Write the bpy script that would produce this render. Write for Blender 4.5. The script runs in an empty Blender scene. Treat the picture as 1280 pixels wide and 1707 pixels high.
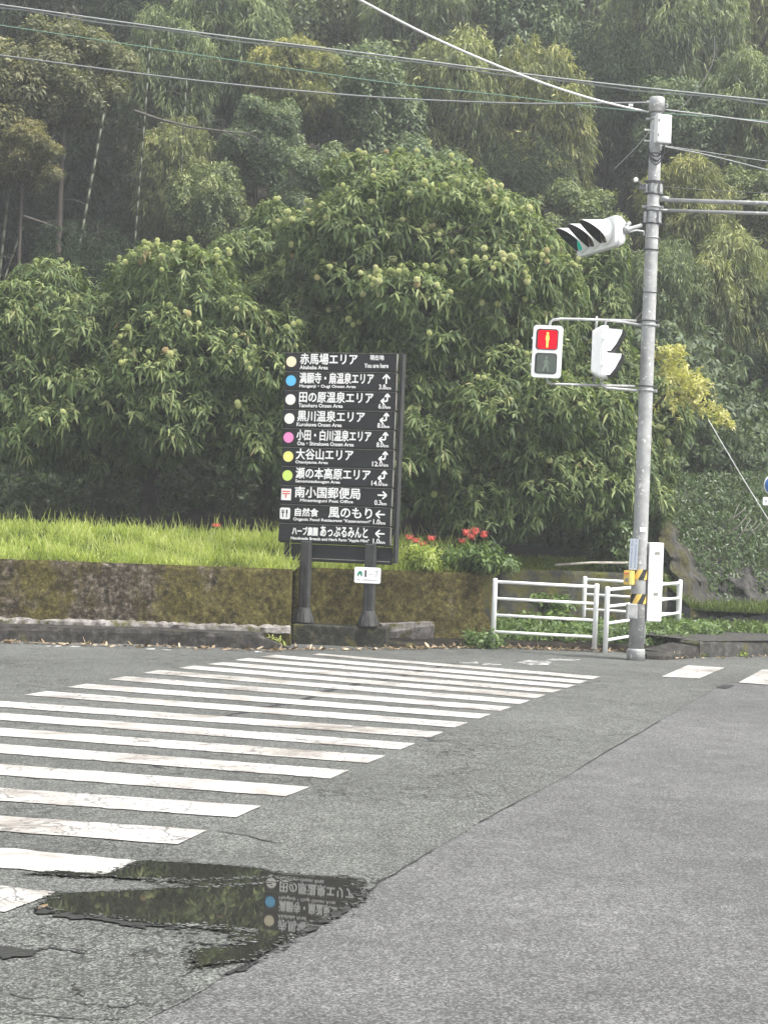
import bpy, bmesh, math, random
import numpy as np
from mathutils import Vector, Matrix
R_ = math.radians
random.seed(7); rng = np.random.default_rng(11)
sc = bpy.context.scene; col = sc.collection

# ------------------------------------------------------------------ camera
F, PITCH, ROLL, H = 3000.0, R_(0.50), R_(-2.25), 1.70      # focal length in photo pixels, photo 1280 x 1707
_cp, _sp, _cr, _sr = math.cos(PITCH), math.sin(PITCH), math.cos(ROLL), math.sin(ROLL)
FWD = Vector((0, _cp, _sp)); UP0 = Vector((0, -_sp, _cp)); RT0 = Vector((1, 0, 0))
CX = RT0*_cr - UP0*_sr; CU = RT0*_sr + UP0*_cr
cam = bpy.data.objects.new('camera', bpy.data.cameras.new('camera')); col.objects.link(cam)
m4 = Matrix.Identity(4)
for i in range(3):
    m4[i][0] = CX[i]; m4[i][1] = CU[i]; m4[i][2] = -FWD[i]
m4[2][3] = H
cam.matrix_world = m4
cam.data.sensor_fit = 'VERTICAL'; cam.data.sensor_height = 36; cam.data.lens = 36*F/1707.0
cam.data.clip_end = 1000; sc.camera = cam
# ------------------------------------------------------------------ world, sun, exposure
SUN_EL, SUN_AZ = R_(56), R_(62)        # azimuth measured from straight behind the camera towards its right
w = bpy.data.worlds.new('World'); sc.world = w; w.use_nodes = True
nt = w.node_tree; bg = nt.nodes['Background']
sky = nt.nodes.new('ShaderNodeTexSky'); sky.sky_type = 'NISHITA'; sky.sun_disc = False
sky.sun_elevation = SUN_EL; sky.sun_rotation = math.pi - SUN_AZ; sky.air_density = 1.0; sky.dust_density = 3.0; sky.ozone_density = 1.0
hs = nt.nodes.new('ShaderNodeHueSaturation'); hs.inputs['Saturation'].default_value = 0.22
nt.links.new(sky.outputs[0], hs.inputs['Color']); nt.links.new(hs.outputs[0], bg.inputs[0]); bg.inputs[1].default_value = 0.15
sun = bpy.data.objects.new('sun', bpy.data.lights.new('sun', 'SUN')); col.objects.link(sun)
sun.data.energy = 2.5; sun.data.angle = R_(10); sun.data.color = (1, .965, .9)
sd = Vector((math.sin(SUN_AZ)*math.cos(SUN_EL), -math.cos(SUN_AZ)*math.cos(SUN_EL), math.sin(SUN_EL)))
sun.rotation_euler = sd.to_track_quat('Z', 'Y').to_euler()
vs = sc.view_settings; vs.view_transform = 'Standard'; vs.look = 'None'; vs.gamma = 1; vs.use_curve_mapping = False
vs.exposure = 1.42

# ------------------------------------------------------------------ helpers
def ray(u, v):
    return (CX*((u-640)/F) - CU*((v-853.5)/F) + FWD)
def at(u, v, Y):
    d = ray(u, v); return Vector((0, 0, H)) + d*(Y/d.y)
def gp(u, v, z=0.0):
    d = ray(u, v); return Vector((0, 0, H)) + d*((z-H)/d.z)
def lerp(a, b, t): return a + (b-a)*t

def tag(o, label=None, cat=None, group=None, kind=None):
    if label: o['label'] = label
    if cat: o['category'] = cat
    if group: o['group'] = group
    if kind: o['kind'] = kind
    return o
def empty(name, loc=(0, 0, 0), rz=0, label=None, cat=None, group=None):
    o = bpy.data.objects.new(name, None); col.objects.link(o); o.location = loc; o.rotation_euler = (0, 0, rz)
    o.empty_display_size = .1
    return tag(o, label, cat, group)
def link(name, me, mat=None, parent=None, loc=None):
    o = bpy.data.objects.new(name, me); col.objects.link(o)
    if mat is not None and not len(me.materials):
        for m in (mat if isinstance(mat, (list, tuple)) else [mat]): me.materials.append(m)
    if parent is not None: o.parent = parent
    if loc is not None: o.location = loc
    return o
def copy_tree(o, parent=None):
    c = o.copy(); col.objects.link(c)
    if parent is not None: c.parent = parent
    for ch in list(o.children): copy_tree(ch, c)
    return c

class MB:
    def __init__(s): s.v = []; s.f = []; s.mi = []; s.sm = []; s.cur = 0
    def add(s, vs, fs, smooth=False):
        b = len(s.v); s.v += [tuple(x) for x in vs]
        for f in fs: s.f.append([b+i for i in f]); s.mi.append(s.cur); s.sm.append(smooth)
        return s
    def box(s, c, d, rot=None, taper=1.0):
        vs = []
        for z in (-1, 1):
            k = taper if z > 0 else 1
            for x, y in ((-1, -1), (1, -1), (1, 1), (-1, 1)):
                p = Vector((x*d[0]/2*k, y*d[1]/2*k, z*d[2]/2))
                if rot is not None: p = rot @ p
                vs.append(p + Vector(c))
        return s.add(vs, [(3, 2, 1, 0), (4, 5, 6, 7), (0, 1, 5, 4), (1, 2, 6, 5), (2, 3, 7, 6), (3, 0, 4, 7)])
    def cbox(s, c, d, ch=.01, rot=None):          # box with chamfered vertical and horizontal edges (octagon-like rounded)
        x, y, z = d[0]/2, d[1]/2, d[2]/2
        rings = []
        for zz, k in ((-z, ch), (-z+ch, 0), (z-ch, 0), (z, ch)):
            X, Y = x-k, y-k
            rings.append([(-X+ch, -Y, zz), (X-ch, -Y, zz), (X, -Y+ch, zz), (X, Y-ch, zz), (X-ch, Y, zz), (-X+ch, Y, zz), (-X, Y-ch, zz), (-X, -Y+ch, zz)])
        vs = [];
        for r in rings:
            for p in r:
                p = Vector(p)
                if rot is not None: p = rot @ p
                vs.append(p+Vector(c))
        fs = [tuple(range(7, -1, -1)), tuple(range(24, 32))]
        for k in range(3):
            for i in range(8):
                j = (i+1) % 8; fs.append((k*8+i, k*8+j, (k+1)*8+j, (k+1)*8+i))
        return s.add(vs, fs)
    def tube(s, pts, r, n=8, cap=True, smooth=True):
        pts = [Vector(p) for p in pts]; rs = r if isinstance(r, (list, tuple)) else [r]*len(pts)
        vs = []; prev = None
        for i, p in enumerate(pts):
            t = (pts[min(i+1, len(pts)-1)] - pts[max(i-1, 0)]).normalized()
            if prev is None:
                a = t.orthogonal().normalized()
            else:
                a = (prev - t*prev.dot(t)).normalized()
            prev = a; b = t.cross(a)
            for k in range(n):
                q = 2*math.pi*k/n; vs.append(p + (a*math.cos(q) + b*math.sin(q))*rs[i])
        fs = []
        for i in range(len(pts)-1):
            for k in range(n):
                k2 = (k+1) % n; fs.append((i*n+k, i*n+k2, (i+1)*n+k2, (i+1)*n+k))
        s.add(vs, fs, smooth)
        if cap:
            b = len(s.v)-len(vs)
            s.f.append([b+k for k in range(n-1, -1, -1)]); s.mi.append(s.cur); s.sm.append(False)
            s.f.append([b+(len(pts)-1)*n+k for k in range(n)]); s.mi.append(s.cur); s.sm.append(False)
        return s
    def lathe(s, c, prof, n=20, rot=None):        # prof: (r, z)
        vs = []; fs = []
        for r, z in prof:
            for k in range(n):
                q = 2*math.pi*k/n; p = Vector((r*math.cos(q), r*math.sin(q), z))
                if rot is not None: p = rot @ p
                vs.append(p+Vector(c))
        for i in range(len(prof)-1):
            for k in range(n):
                k2 = (k+1) % n; fs.append((i*n+k, i*n+k2, (i+1)*n+k2, (i+1)*n+k))
        s.add(vs, fs, True)
        b = len(s.v)-len(vs)
        s.f.append([b+k for k in range(n-1, -1, -1)]); s.mi.append(s.cur); s.sm.append(False)
        s.f.append([b+(len(prof)-1)*n+k for k in range(n)]); s.mi.append(s.cur); s.sm.append(False)
        return s
    def prism(s, poly, a, b, fn):                 # poly 2D; fn(x,y,t)->3D, t=a..b
        n = len(poly); vs = [fn(x, y, a) for x, y in poly] + [fn(x, y, b) for x, y in poly]
        fs = [tuple(range(n)), tuple(range(2*n-1, n-1, -1))]
        for i in range(n):
            j = (i+1) % n; fs.append((i, i+n, j+n, j))
        return s.add(vs, fs)
    def mesh(s, name):
        me = bpy.data.meshes.new(name); me.from_pydata(s.v, [], s.f)
        me.polygons.foreach_set('material_index', s.mi); me.polygons.foreach_set('use_smooth', s.sm); me.update()
        bm = bmesh.new(); bm.from_mesh(me); bmesh.ops.recalc_face_normals(bm, faces=bm.faces); bm.to_mesh(me); bm.free()
        return me
    def build(s, name, mat, parent=None, loc=None, bevel=0):
        o = link(name, s.mesh(name), mat, parent, loc)
        if bevel:
            b = o.modifiers.new('bevel', 'BEVEL'); b.width = bevel; b.segments = 2; b.limit_method = 'ANGLE'; b.angle_limit = R_(40)
        return o

# ------------------------------------------------------------------ materials
def newmat(name):
    m = bpy.data.materials.new(name); m.use_nodes = True
    return m, m.node_tree, m.node_tree.nodes['Principled BSDF']
def N(nt, t, **k):
    n = nt.nodes.new(t)
    for a, b in k.items():
        if a.startswith('i_'):
            n.inputs[int(a[2:]) if a[2:].isdigit() else a[2:].replace('_', ' ')].default_value = b
        else: setattr(n, a, b)
    return n
def ramp(nt, src, stops):
    r = nt.nodes.new('ShaderNodeValToRGB'); nt.links.new(src, r.inputs[0])
    e = r.color_ramp.elements
    while len(e) < len(stops): e.new(.5)
    for i, (p, c) in enumerate(stops):
        e[i].position = p; e[i].color = (c[0], c[1], c[2], 1) if not isinstance(c, (int, float)) else (c, c, c, 1)
    return r
def mixc(nt, fac, a, b, mode='MIX'):
    m = nt.nodes.new('ShaderNodeMix'); m.data_type = 'RGBA'; m.blend_type = mode
    if hasattr(fac, 'node'): nt.links.new(fac, m.inputs[0])
    else: m.inputs[0].default_value = fac
    for s, x in ((6, a), (7, b)):
        if hasattr(x, 'node'): nt.links.new(x, m.inputs[s])
        else: m.inputs[s].default_value = (x[0], x[1], x[2], 1)
    return m.outputs[2]
def math_(nt, op, a, b=None, clamp=False):
    m = nt.nodes.new('ShaderNodeMath'); m.operation = op; m.use_clamp = clamp
    for i, x in enumerate((a, b)):
        if x is None: continue
        if hasattr(x, 'node'): nt.links.new(x, m.inputs[i])
        else: m.inputs[i].default_value = x
    return m.outputs[0]
def noise(nt, vec, scale, detail=4, rough=.55, dist=0):
    n = N(nt, 'ShaderNodeTexNoise'); n.inputs['Scale'].default_value = scale; n.inputs['Detail'].default_value = detail
    n.inputs['Roughness'].default_value = rough; n.inputs['Distortion'].default_value = dist
    if vec is not None: nt.links.new(vec, n.inputs['Vector'])
    return n.outputs[0]
def bump(nt, h, strength, dist, bsdf, prev=None):
    b = nt.nodes.new('ShaderNodeBump'); b.inputs['Strength'].default_value = strength; b.inputs['Distance'].default_value = dist
    nt.links.new(h, b.inputs['Height']); nt.links.new(b.outputs[0], bsdf.inputs['Normal'])
    return b
def geo_pos(nt): return N(nt, 'ShaderNodeNewGeometry').outputs['Position']
def obj_pos(nt): return N(nt, 'ShaderNodeTexCoord').outputs['Object']
def simple(name, c, rough=.5, metal=0, var=.12, scale=12, bumpd=0, spec=.5):
    m, nt, b = newmat(name); p = obj_pos(nt); n = noise(nt, p, scale, 5, .6)
    lo = [x*(1-var) for x in c]; hi = [min(1, x*(1+var)) for x in c]
    r = ramp(nt, n, [(.3, lo), (.7, hi)]); nt.links.new(r.outputs[0], b.inputs['Base Color'])
    b.inputs['Roughness'].default_value = rough; b.inputs['Metallic'].default_value = metal
    b.inputs['Specular IOR Level'].default_value = spec
    if bumpd: bump(nt, noise(nt, p, scale*4, 4), .5, bumpd, b)
    return m

def asphalt_mat(name, old):
    m, nt, b = newmat(name); p = geo_pos(nt)
    v = N(nt, 'ShaderNodeTexVoronoi'); v.feature = 'F1'; v.inputs['Scale'].default_value = 105; nt.links.new(p, v.inputs['Vector'])
    fine = noise(nt, p, 170, 3, .7); mid = noise(nt, p, 3.2, 6, .65); big = noise(nt, p, .35, 4, .55)
    grit = math_(nt, 'ADD', math_(nt, 'MULTIPLY', v.outputs['Color'], .45), math_(nt, 'MULTIPLY', fine, .75))
    if old: r = ramp(nt, grit, [(.36, (.014, .015, .014)), (.52, (.047, .050, .046)), (.64, (.086, .090, .083)), (.80, (.22, .225, .21))])
    else: r = ramp(nt, grit, [(.36, (.030, .030, .030)), (.50, (.059, .060, .059)), (.64, (.094, .094, .093)), (.80, (.21, .21, .21))])
    c = mixc(nt, .8, r.outputs[0], ramp(nt, mid, [(.3, .72), (.7, 1.2)]).outputs[0], 'MULTIPLY')
    c = mixc(nt, .8, c, ramp(nt, big, [(.35, .8), (.65, 1.14)]).outputs[0], 'MULTIPLY')
    hh = grit
    if old:
        # crack network, patchy
        mp = N(nt, 'ShaderNodeVectorMath'); mp.operation = 'ADD'
        wn = N(nt, 'ShaderNodeTexNoise'); wn.inputs['Scale'].default_value = 2.6; wn.inputs['Detail'].default_value = 5; nt.links.new(p, wn.inputs['Vector'])
        sc_ = N(nt, 'ShaderNodeVectorMath'); sc_.operation = 'SCALE'; sc_.inputs['Scale'].default_value = .55
        nt.links.new(wn.outputs['Color'], sc_.inputs[0]); nt.links.new(p, mp.inputs[0]); nt.links.new(sc_.outputs[0], mp.inputs[1])
        msk = ramp(nt, noise(nt, p, .55, 3, .6), [(.47, 0), (.60, 1)])
        for scl, wd in ((1.5, .009), (4.2, .008)):
            cr = N(nt, 'ShaderNodeTexVoronoi'); cr.feature = 'DISTANCE_TO_EDGE'; cr.inputs['Scale'].default_value = scl; nt.links.new(mp.outputs[0], cr.inputs['Vector'])
            ln = ramp(nt, cr.outputs['Distance'], [(wd*.5*scl/1.5, 1), (wd*scl/1.5+.004, 0)])
            cf = math_(nt, 'MULTIPLY', math_(nt, 'MULTIPLY', ln.outputs[0], msk.outputs[0]), .8)
            c = mixc(nt, cf, c, (.012, .012, .012)); hh = math_(nt, 'SUBTRACT', hh, cf)
    nt.links.new(c, b.inputs['Base Color']); b.inputs['Roughness'].default_value = .8
    b.inputs['Specular IOR Level'].default_value = .3
    bump(nt, hh, .45, .004, b)
    return m
M = {}
M['asphalt'] = asphalt_mat('asphalt_new', False); M['asphalt_old'] = asphalt_mat('asphalt_old', True)
def paint_mat():
    m, nt, b = newmat('road_paint'); p = geo_pos(nt)
    mp = N(nt, 'ShaderNodeVectorMath'); mp.operation = 'ADD'
    wn = N(nt, 'ShaderNodeTexNoise'); wn.inputs['Scale'].default_value = 3; wn.inputs['Detail'].default_value = 5; nt.links.new(p, wn.inputs['Vector'])
    sc_ = N(nt, 'ShaderNodeVectorMath'); sc_.operation = 'SCALE'; sc_.inputs['Scale'].default_value = .5
    nt.links.new(wn.outputs['Color'], sc_.inputs[0]); nt.links.new(p, mp.inputs[0]); nt.links.new(sc_.outputs[0], mp.inputs[1])
    dirt = ramp(nt, noise(nt, p, 1.3, 6, .7), [(.36, (.22, .20, .175)), (.49, (.385, .37, .35)), (.64, (.46, .455, .445))])
    gr = ramp(nt, noise(nt, p, 90, 3, .7), [(.3, .82), (.6, 1.03)])
    c = mixc(nt, 1, dirt.outputs[0], gr.outputs[0], 'MULTIPLY')
    msk = ramp(nt, noise(nt, p, .5, 3, .6), [(.40, 0), (.52, 1)])
    hh = None
    for scl, wd, k in ((2.0, .020, .9), (5.5, .040, .75)):
        cr = N(nt, 'ShaderNodeTexVoronoi'); cr.feature = 'DISTANCE_TO_EDGE'; cr.inputs['Scale'].default_value = scl; nt.links.new(mp.outputs[0], cr.inputs['Vector'])
        ln = ramp(nt, cr.outputs['Distance'], [(wd*.3, 1), (wd, 0)])
        cf = math_(nt, 'MULTIPLY', math_(nt, 'MULTIPLY', ln.outputs[0], msk.outputs[0]), k)
        c = mixc(nt, cf, c, (.09, .085, .08))
    chips = ramp(nt, noise(nt, p, 7, 7, .75), [(.26, 1), (.31, 0)])
    c = mixc(nt, chips.outputs[0], c, (.07, .072, .068))
    nt.links.new(c, b.inputs['Base Color']); b.inputs['Roughness'].default_value = .6
    bump(nt, noise(nt, p, 110, 3), .3, .003, b)
    return m
M['paint'] = paint_mat()
def paint_worn_mat():
    m, nt, b = newmat('road_paint_worn'); p = geo_pos(nt)
    k = ramp(nt, noise(nt, p, 9, 6, .7), [(.47, 0), (.58, 1)])
    c = mixc(nt, k.outputs[0], (.07, .07, .07), (.48, .475, .46)); nt.links.new(c, b.inputs['Base Color']); b.inputs['Roughness'].default_value = .7
    return m
M['paint_worn'] = paint_worn_mat()
def wet_mat():
    m, nt, b = newmat('puddle_water'); p = geo_pos(nt)
    g = ramp(nt, noise(nt, p, 90, 3, .7), [(.35, (.010, .010, .009)), (.7, (.035, .034, .030))])
    nt.links.new(g.outputs[0], b.inputs['Base Color']); b.inputs['Roughness'].default_value = .014
    b.inputs['IOR'].default_value = 1.33; b.inputs['Specular IOR Level'].default_value = .5
    bump(nt, noise(nt, p, 5, 2, .5), .006, .002, b)
    return m
M['water'] = wet_mat()
def damp_mat():
    m, nt, b = newmat('damp_asphalt'); p = geo_pos(nt)
    g = ramp(nt, noise(nt, p, 120, 3, .7), [(.35, (.010, .010, .010)), (.7, (.048, .050, .045))])
    nt.links.new(g.outputs[0], b.inputs['Base Color']); b.inputs['Roughness'].default_value = .45
    bump(nt, noise(nt, p, 90, 3), .5, .004, b)
    return m
M['damp'] = damp_mat()
M['crack'] = simple('crack_fill', (.012, .012, .012), .8)
def mosswall_mat():
    m, nt, b = newmat('mossy_concrete'); p = geo_pos(nt)
    st = N(nt, 'ShaderNodeMapping'); st.inputs['Scale'].default_value = (1, 1, .45); nt.links.new(p, st.inputs[0]); q = st.outputs[0]
    x = N(nt, 'ShaderNodeSeparateXYZ'); nt.links.new(p, x.inputs[0])
    # moss grows more on the right half, bare pinkish grey concrete on the left
    right = N(nt, 'ShaderNodeMapRange'); right.inputs[1].default_value = -3.4; right.inputs[2].default_value = -1.2
    nt.links.new(x.outputs[0], right.inputs[0])
    n1 = noise(nt, q, 1.6, 6, .65); n2 = noise(nt, q, 9, 6, .75); n3 = noise(nt, p, 15, 8, .85)
    conc = ramp(nt, noise(nt, p, 13, 6, .8), [(.36, (.026, .021, .014)), (.52, (.080, .066, .046)), (.62, (.17, .148, .122)), (.72, (.38, .33, .30))])
    moss = ramp(nt, n3, [(.34, (.018, .014, .007)), (.46, (.064, .052, .019)), (.56, (.115, .100, .032)), (.68, (.25, .225, .085))])
    k = math_(nt, 'ADD', math_(nt, 'MULTIPLY', n1, 1.2), math_(nt, 'MULTIPLY', n2, .55))
    k = math_(nt, 'ADD', k, math_(nt, 'ADD', math_(nt, 'MULTIPLY', right.outputs[0], .22), .035))
    kk = ramp(nt, k, [(.46, 0), (.5, .0), (.56, 1)]); kk.color_ramp.elements[0].position = .85; kk.color_ramp.elements[1].position = .87; kk.color_ramp.elements[2].position = 1.0
    c = mixc(nt, kk.outputs[0], conc.outputs[0], moss.outputs[0])
    dark = ramp(nt, noise(nt, p, 6.5, 6, .75), [(.36, .30), (.58, 1.15)])
    c = mixc(nt, .9, c, dark.outputs[0], 'MULTIPLY')
    nt.links.new(c, b.inputs['Base Color']); b.inputs['Roughness'].default_value = .95; b.inputs['Specular IOR Level'].default_value = .15
    bump(nt, n3, 1, .035, b)
    return m
M['moss'] = mosswall_mat()
def concrete_mat(name, lo, mid, hi, moss=.3, msc=3.0):
    m, nt, b = newmat(name); p = geo_pos(nt)
    r = ramp(nt, noise(nt, p, 8, 7, .75), [(.32, lo), (.52, mid), (.75, hi)])
    k = ramp(nt, noise(nt, p, msc, 6, .7), [(.6-moss*.5, 0), (.72-moss*.5, 1)])
    c = mixc(nt, k.outputs[0], r.outputs[0], mixc(nt, noise(nt, p, 30, 3), (.03, .03, .01), (.13, .125, .04)))
    nt.links.new(c, b.inputs['Base Color']); b.inputs['Roughness'].default_value = .9; b.inputs['Specular IOR Level'].default_value = .2
    bump(nt, noise(nt, p, 22, 6, .7), .8, .02, b)
    return m
M['kerb'] = concrete_mat('stained_kerb_concrete', (.012, .011, .010), (.034, .032, .029), (.10, .094, .085), .0)
M['kerbtop'] = concrete_mat('grey_footway', (.02, .02, .019), (.055, .053, .050), (.12, .116, .108), .1)
M['mortar'] = concrete_mat('pale_mortar', (.07, .063, .057), (.20, .185, .175), (.38, .355, .34), .2, 7)
M['plinth'] = concrete_mat('dark_plinth_concrete', (.010, .011, .008), (.032, .032, .025), (.12, .115, .095), .1, 4)
M['shadewall'] = concrete_mat('shade_painted_wall', (.02, .02, .017), (.05, .05, .043), (.11, .105, .09), .3)  # dark wall tone, with the shade behind the fences put into the colour
M['soil'] = concrete_mat('leaf_litter_soil', (.008, .007, .005), (.018, .015, .011), (.045, .036, .024), .05)
def rock_mat():
    m, nt, b = newmat('mossy_rock'); p = geo_pos(nt)
    st = N(nt, 'ShaderNodeMapping'); st.inputs['Rotation'].default_value = (0, R_(28), 0); st.inputs['Scale'].default_value = (1.6, 1, .35); nt.links.new(p, st.inputs[0]); q = st.outputs[0]
    n = noise(nt, q, 5, 7, .75); r = ramp(nt, n, [(.3, (.014, .014, .014)), (.5, (.048, .046, .044)), (.68, (.10, .097, .088))])
    x = N(nt, 'ShaderNodeSeparateXYZ'); nt.links.new(p, x.inputs[0])
    a = N(nt, 'ShaderNodeAttribute'); a.attribute_name = 'tint'
    k = math_(nt, 'ADD', math_(nt, 'MULTIPLY', noise(nt, q, 3.5, 5, .7), 1.0), math_(nt, 'MULTIPLY', a.outputs['Fac'], .42))
    kk = ramp(nt, k, [(.62, 0), (.8, 1)])
    c = mixc(nt, kk.outputs[0], r.outputs[0], ramp(nt, noise(nt, q, 22, 4), [(.35, (.016, .016, .008)), (.55, (.055, .052, .020)), (.72, (.115, .108, .042))]).outputs[0])
    nt.links.new(c, b.inputs['Base Color']); b.inputs['Roughness'].default_value = .95; b.inputs['Specular IOR Level'].default_value = .15
    bump(nt, n, 1, .06, b)
    return m
M['rock'] = rock_mat()
def leaf_mat(name, c0, c1, c2, trans=.3, rough=.42, objvar=.0, spec=.4, brown=None):
    """colour ramp over the per-leaf random attribute 'tint'"""
    m, nt, b = newmat(name)
    a = N(nt, 'ShaderNodeAttribute'); a.attribute_name = 'tint'
    r = ramp(nt, a.outputs['Fac'], [(0, c0), (.5, c1), (.92, c2), (1, brown or c2)]); c = r.outputs[0]
    if objvar:
        oi = N(nt, 'ShaderNodeObjectInfo')
        k = ramp(nt, oi.outputs['Random'], [(0, (1-objvar, 1-objvar*.6, 1-objvar*.3)), (.5, (1, 1, 1)), (1, (1+objvar*1.2, 1+objvar*.5, 1-objvar*.6))])
        c = mixc(nt, 1, c, k.outputs[0], 'MULTIPLY')
    nt.links.new(c, b.inputs['Base Color']); b.inputs['Roughness'].default_value = rough; b.inputs['Specular IOR Level'].default_value = spec
    t = N(nt, 'ShaderNodeBsdfTranslucent'); nt.links.new(mixc(nt, 1, c, (1.25, 1.35, .7), 'MULTIPLY'), t.inputs[0])
    ms = N(nt, 'ShaderNodeMixShader'); ms.inputs[0].default_value = trans
    nt.links.new(b.outputs[0], ms.inputs[1]); nt.links.new(t.outputs[0], ms.inputs[2])
    nt.links.new(ms.outputs[0], nt.nodes['Material Output'].inputs[0])
    return m
M['chestnut'] = leaf_mat('chestnut_leaf', (.040, .062, .028), (.084, .126, .042), (.27, .305, .125), .30, .55, 0, .2, (.22, .175, .095))
M['bambooleaf'] = leaf_mat('bamboo_leaf', (.036, .050, .022), (.108, .140, .052), (.33, .35, .15), .3, .55, .2, .3)
M['broadleaf'] = leaf_mat('broad_leaf', (.028, .046, .022), (.082, .122, .054), (.24, .285, .14), .25, .5, .2, .3)
M['brownleaf'] = leaf_mat('brownish_leaf', (.036, .044, .020), (.110, .120, .054), (.28, .262, .14), .3, .55, .12, .3)
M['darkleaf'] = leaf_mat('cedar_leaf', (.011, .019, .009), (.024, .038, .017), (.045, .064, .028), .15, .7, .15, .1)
M['yellowleaf'] = leaf_mat('yellow_leaf', (.24, .25, .10), (.46, .44, .16), (.64, .60, .26), .35, .5)
M['grass'] = leaf_mat('grass_blade', (.15, .19, .035), (.31, .38, .080), (.50, .52, .20), .5, .5)
M['verge'] = leaf_mat('verge_grass', (.05, .075, .02), (.13, .175, .05), (.27, .30, .12), .4, .55, 0, .2)
M['weed'] = leaf_mat('weed_leaf', (.035, .068, .018), (.085, .14, .035), (.17, .235, .07), .3, .45)
M['ivy'] = leaf_mat('ivy_leaf', (.035, .062, .022), (.075, .12, .04), (.15, .20, .075), .25, .4)
M['deadleaf'] = leaf_mat('fallen_leaf', (.06, .04, .02), (.20, .14, .08), (.45, .36, .25), .1, .7)
M['bark'] = simple('bark', (.045, .038, .030), .9, var=.5, scale=9, bumpd=.01)
M['palebark'] = simple('pale_bark', (.085, .08, .068), .9, var=.4, scale=9, bumpd=.01)
M['bamboo'] = simple('bamboo_culm', (.040, .050, .026), .5, var=.3, scale=4)
def burr_mat():
    m, nt, b = newmat('chestnut_burr_green'); oi = N(nt, 'ShaderNodeObjectInfo'); r = ramp(nt, oi.outputs['Random'], [(0, (.22, .28, .09)), (.5, (.40, .43, .17)), (.92, (.48, .49, .25)), (1, (.36, .27, .13))]); nt.links.new(r.outputs[0], b.inputs['Base Color']); b.inputs['Roughness'].default_value = .8
    return m
M['burr'] = burr_mat()
M['petal'] = simple('lily_petal_red', (.60, .10, .075), .5, var=.15)
M['stem'] = simple('stem_green', (.09, .15, .05), .6)
def galv_mat():
    m, nt, b = newmat('weathered_galvanised_steel'); p = obj_pos(nt)
    n = noise(nt, p, 5, 6, .7); n2 = noise(nt, p, 16, 3, .5)
    r = ramp(nt, n, [(.3, (.22, .225, .225)), (.55, (.33, .335, .33)), (.7, (.42, .42, .41))])
    k = ramp(nt, n2, [(.62, 0), (.68, 1)]); c = mixc(nt, k.outputs[0], r.outputs[0], (.60, .60, .57))
    k2 = ramp(nt, noise(nt, p, 7, 5, .7), [(.66, 0), (.74, 1)]); c = mixc(nt, k2.outputs[0], c, (.14, .13, .12))
    nt.links.new(c, b.inputs['Base Color']); b.inputs['Roughness'].default_value = .55; b.inputs['Metallic'].default_value = .15
    bump(nt, n2, .2, .004, b)
    return m
M['galv'] = galv_mat()
M['steel'] = simple('clamp_steel', (.30, .31, .31), .5, .3, .25, 20)
M['darksteel'] = simple('dark_bracket_steel', (.07, .072, .075), .5, .3, .3, 20)
def dirtywhite(name, c=(.80, .81, .80), rough=.4, amt=.25):
    m, nt, b = newmat(name); p = obj_pos(nt)
    st = N(nt, 'ShaderNodeMapping'); st.inputs['Scale'].default_value = (6, 6, 1.2); nt.links.new(p, st.inputs[0])
    k = ramp(nt, noise(nt, st.outputs[0], 3, 6, .7), [(.45, 0), (.8, amt)])
    r = mixc(nt, k.outputs[0], c, (.42, .40, .36)); nt.links.new(r, b.inputs['Base Color'])
    b.inputs['Roughness'].default_value = rough
    return m
M['white'] = dirtywhite('white_enamel'); M['fence'] = dirtywhite('fence_white_paint', (.87, .88, .87), .35, .15)
M['boxwhite'] = dirtywhite('cabinet_white', (.80, .80, .79), .45, .2)
M['boxside'] = simple('cabinet_grey_side', (.50, .51, .52), .5, 0, .08)
M['black'] = simple('matt_black', (.012, .012, .013), .55, 0, .3)
def signblack():
    m, nt, b = newmat('sign_board_black'); p = obj_pos(nt)
    st = N(nt, 'ShaderNodeMapping'); st.inputs['Scale'].default_value = (1, 1, 9); nt.links.new(p, st.inputs[0])
    r = ramp(nt, noise(nt, st.outputs[0], 3, 6, .75), [(.3, (.009, .010, .011)), (.6, (.016, .017, .018)), (.8, (.040, .040, .038))])
    nt.links.new(r.outputs[0], b.inputs['Base Color']); b.inputs['Roughness'].default_value = .62; b.inputs['Specular IOR Level'].default_value = .25
    bump(nt, noise(nt, st.outputs[0], 12, 4), .2, .002, b)
    return m
M['board'] = signblack()
M['edge'] = simple('weathered_board_edge', (.20, .195, .17), .8, 0, .5, 9)
M['postwood'] = simple('dark_stained_wood', (.026, .027, .026), .7, 0, .5, 7, .003)
M['letter'] = simple('white_lettering', (.80, .80, .78), .5, 0, .06)
def flat(name, c, rough=.5): return simple(name, c, rough, 0, .05)
M['cream'] = flat('disc_cream', (.78, .70, .48)); M['blue'] = flat('disc_blue', (.10, .46, .76)); M['offwhite'] = flat('disc_offwhite', (.80, .77, .70))
M['pink'] = flat('disc_pink', (.80, .24, .50)); M['yellow'] = flat('disc_yellow', (.80, .76, .22)); M['lime'] = flat('disc_lime', (.56, .74, .15))
M['redink'] = flat('red_ink', (.65, .10, .07)); M['greenink'] = flat('green_ink', (.02, .20, .12)); M['greyink'] = flat('grey_ink', (.40, .40, .42))
M['blueink'] = flat('blue_ink', (.16, .22, .40)); M['tapeyellow'] = flat('tape_yellow', (.62, .42, .09)); M['palesign'] = flat('pale_blue_plate', (.52, .56, .60))
M['roadblue'] = flat('road_sign_blue', (.03, .15, .45))
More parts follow.
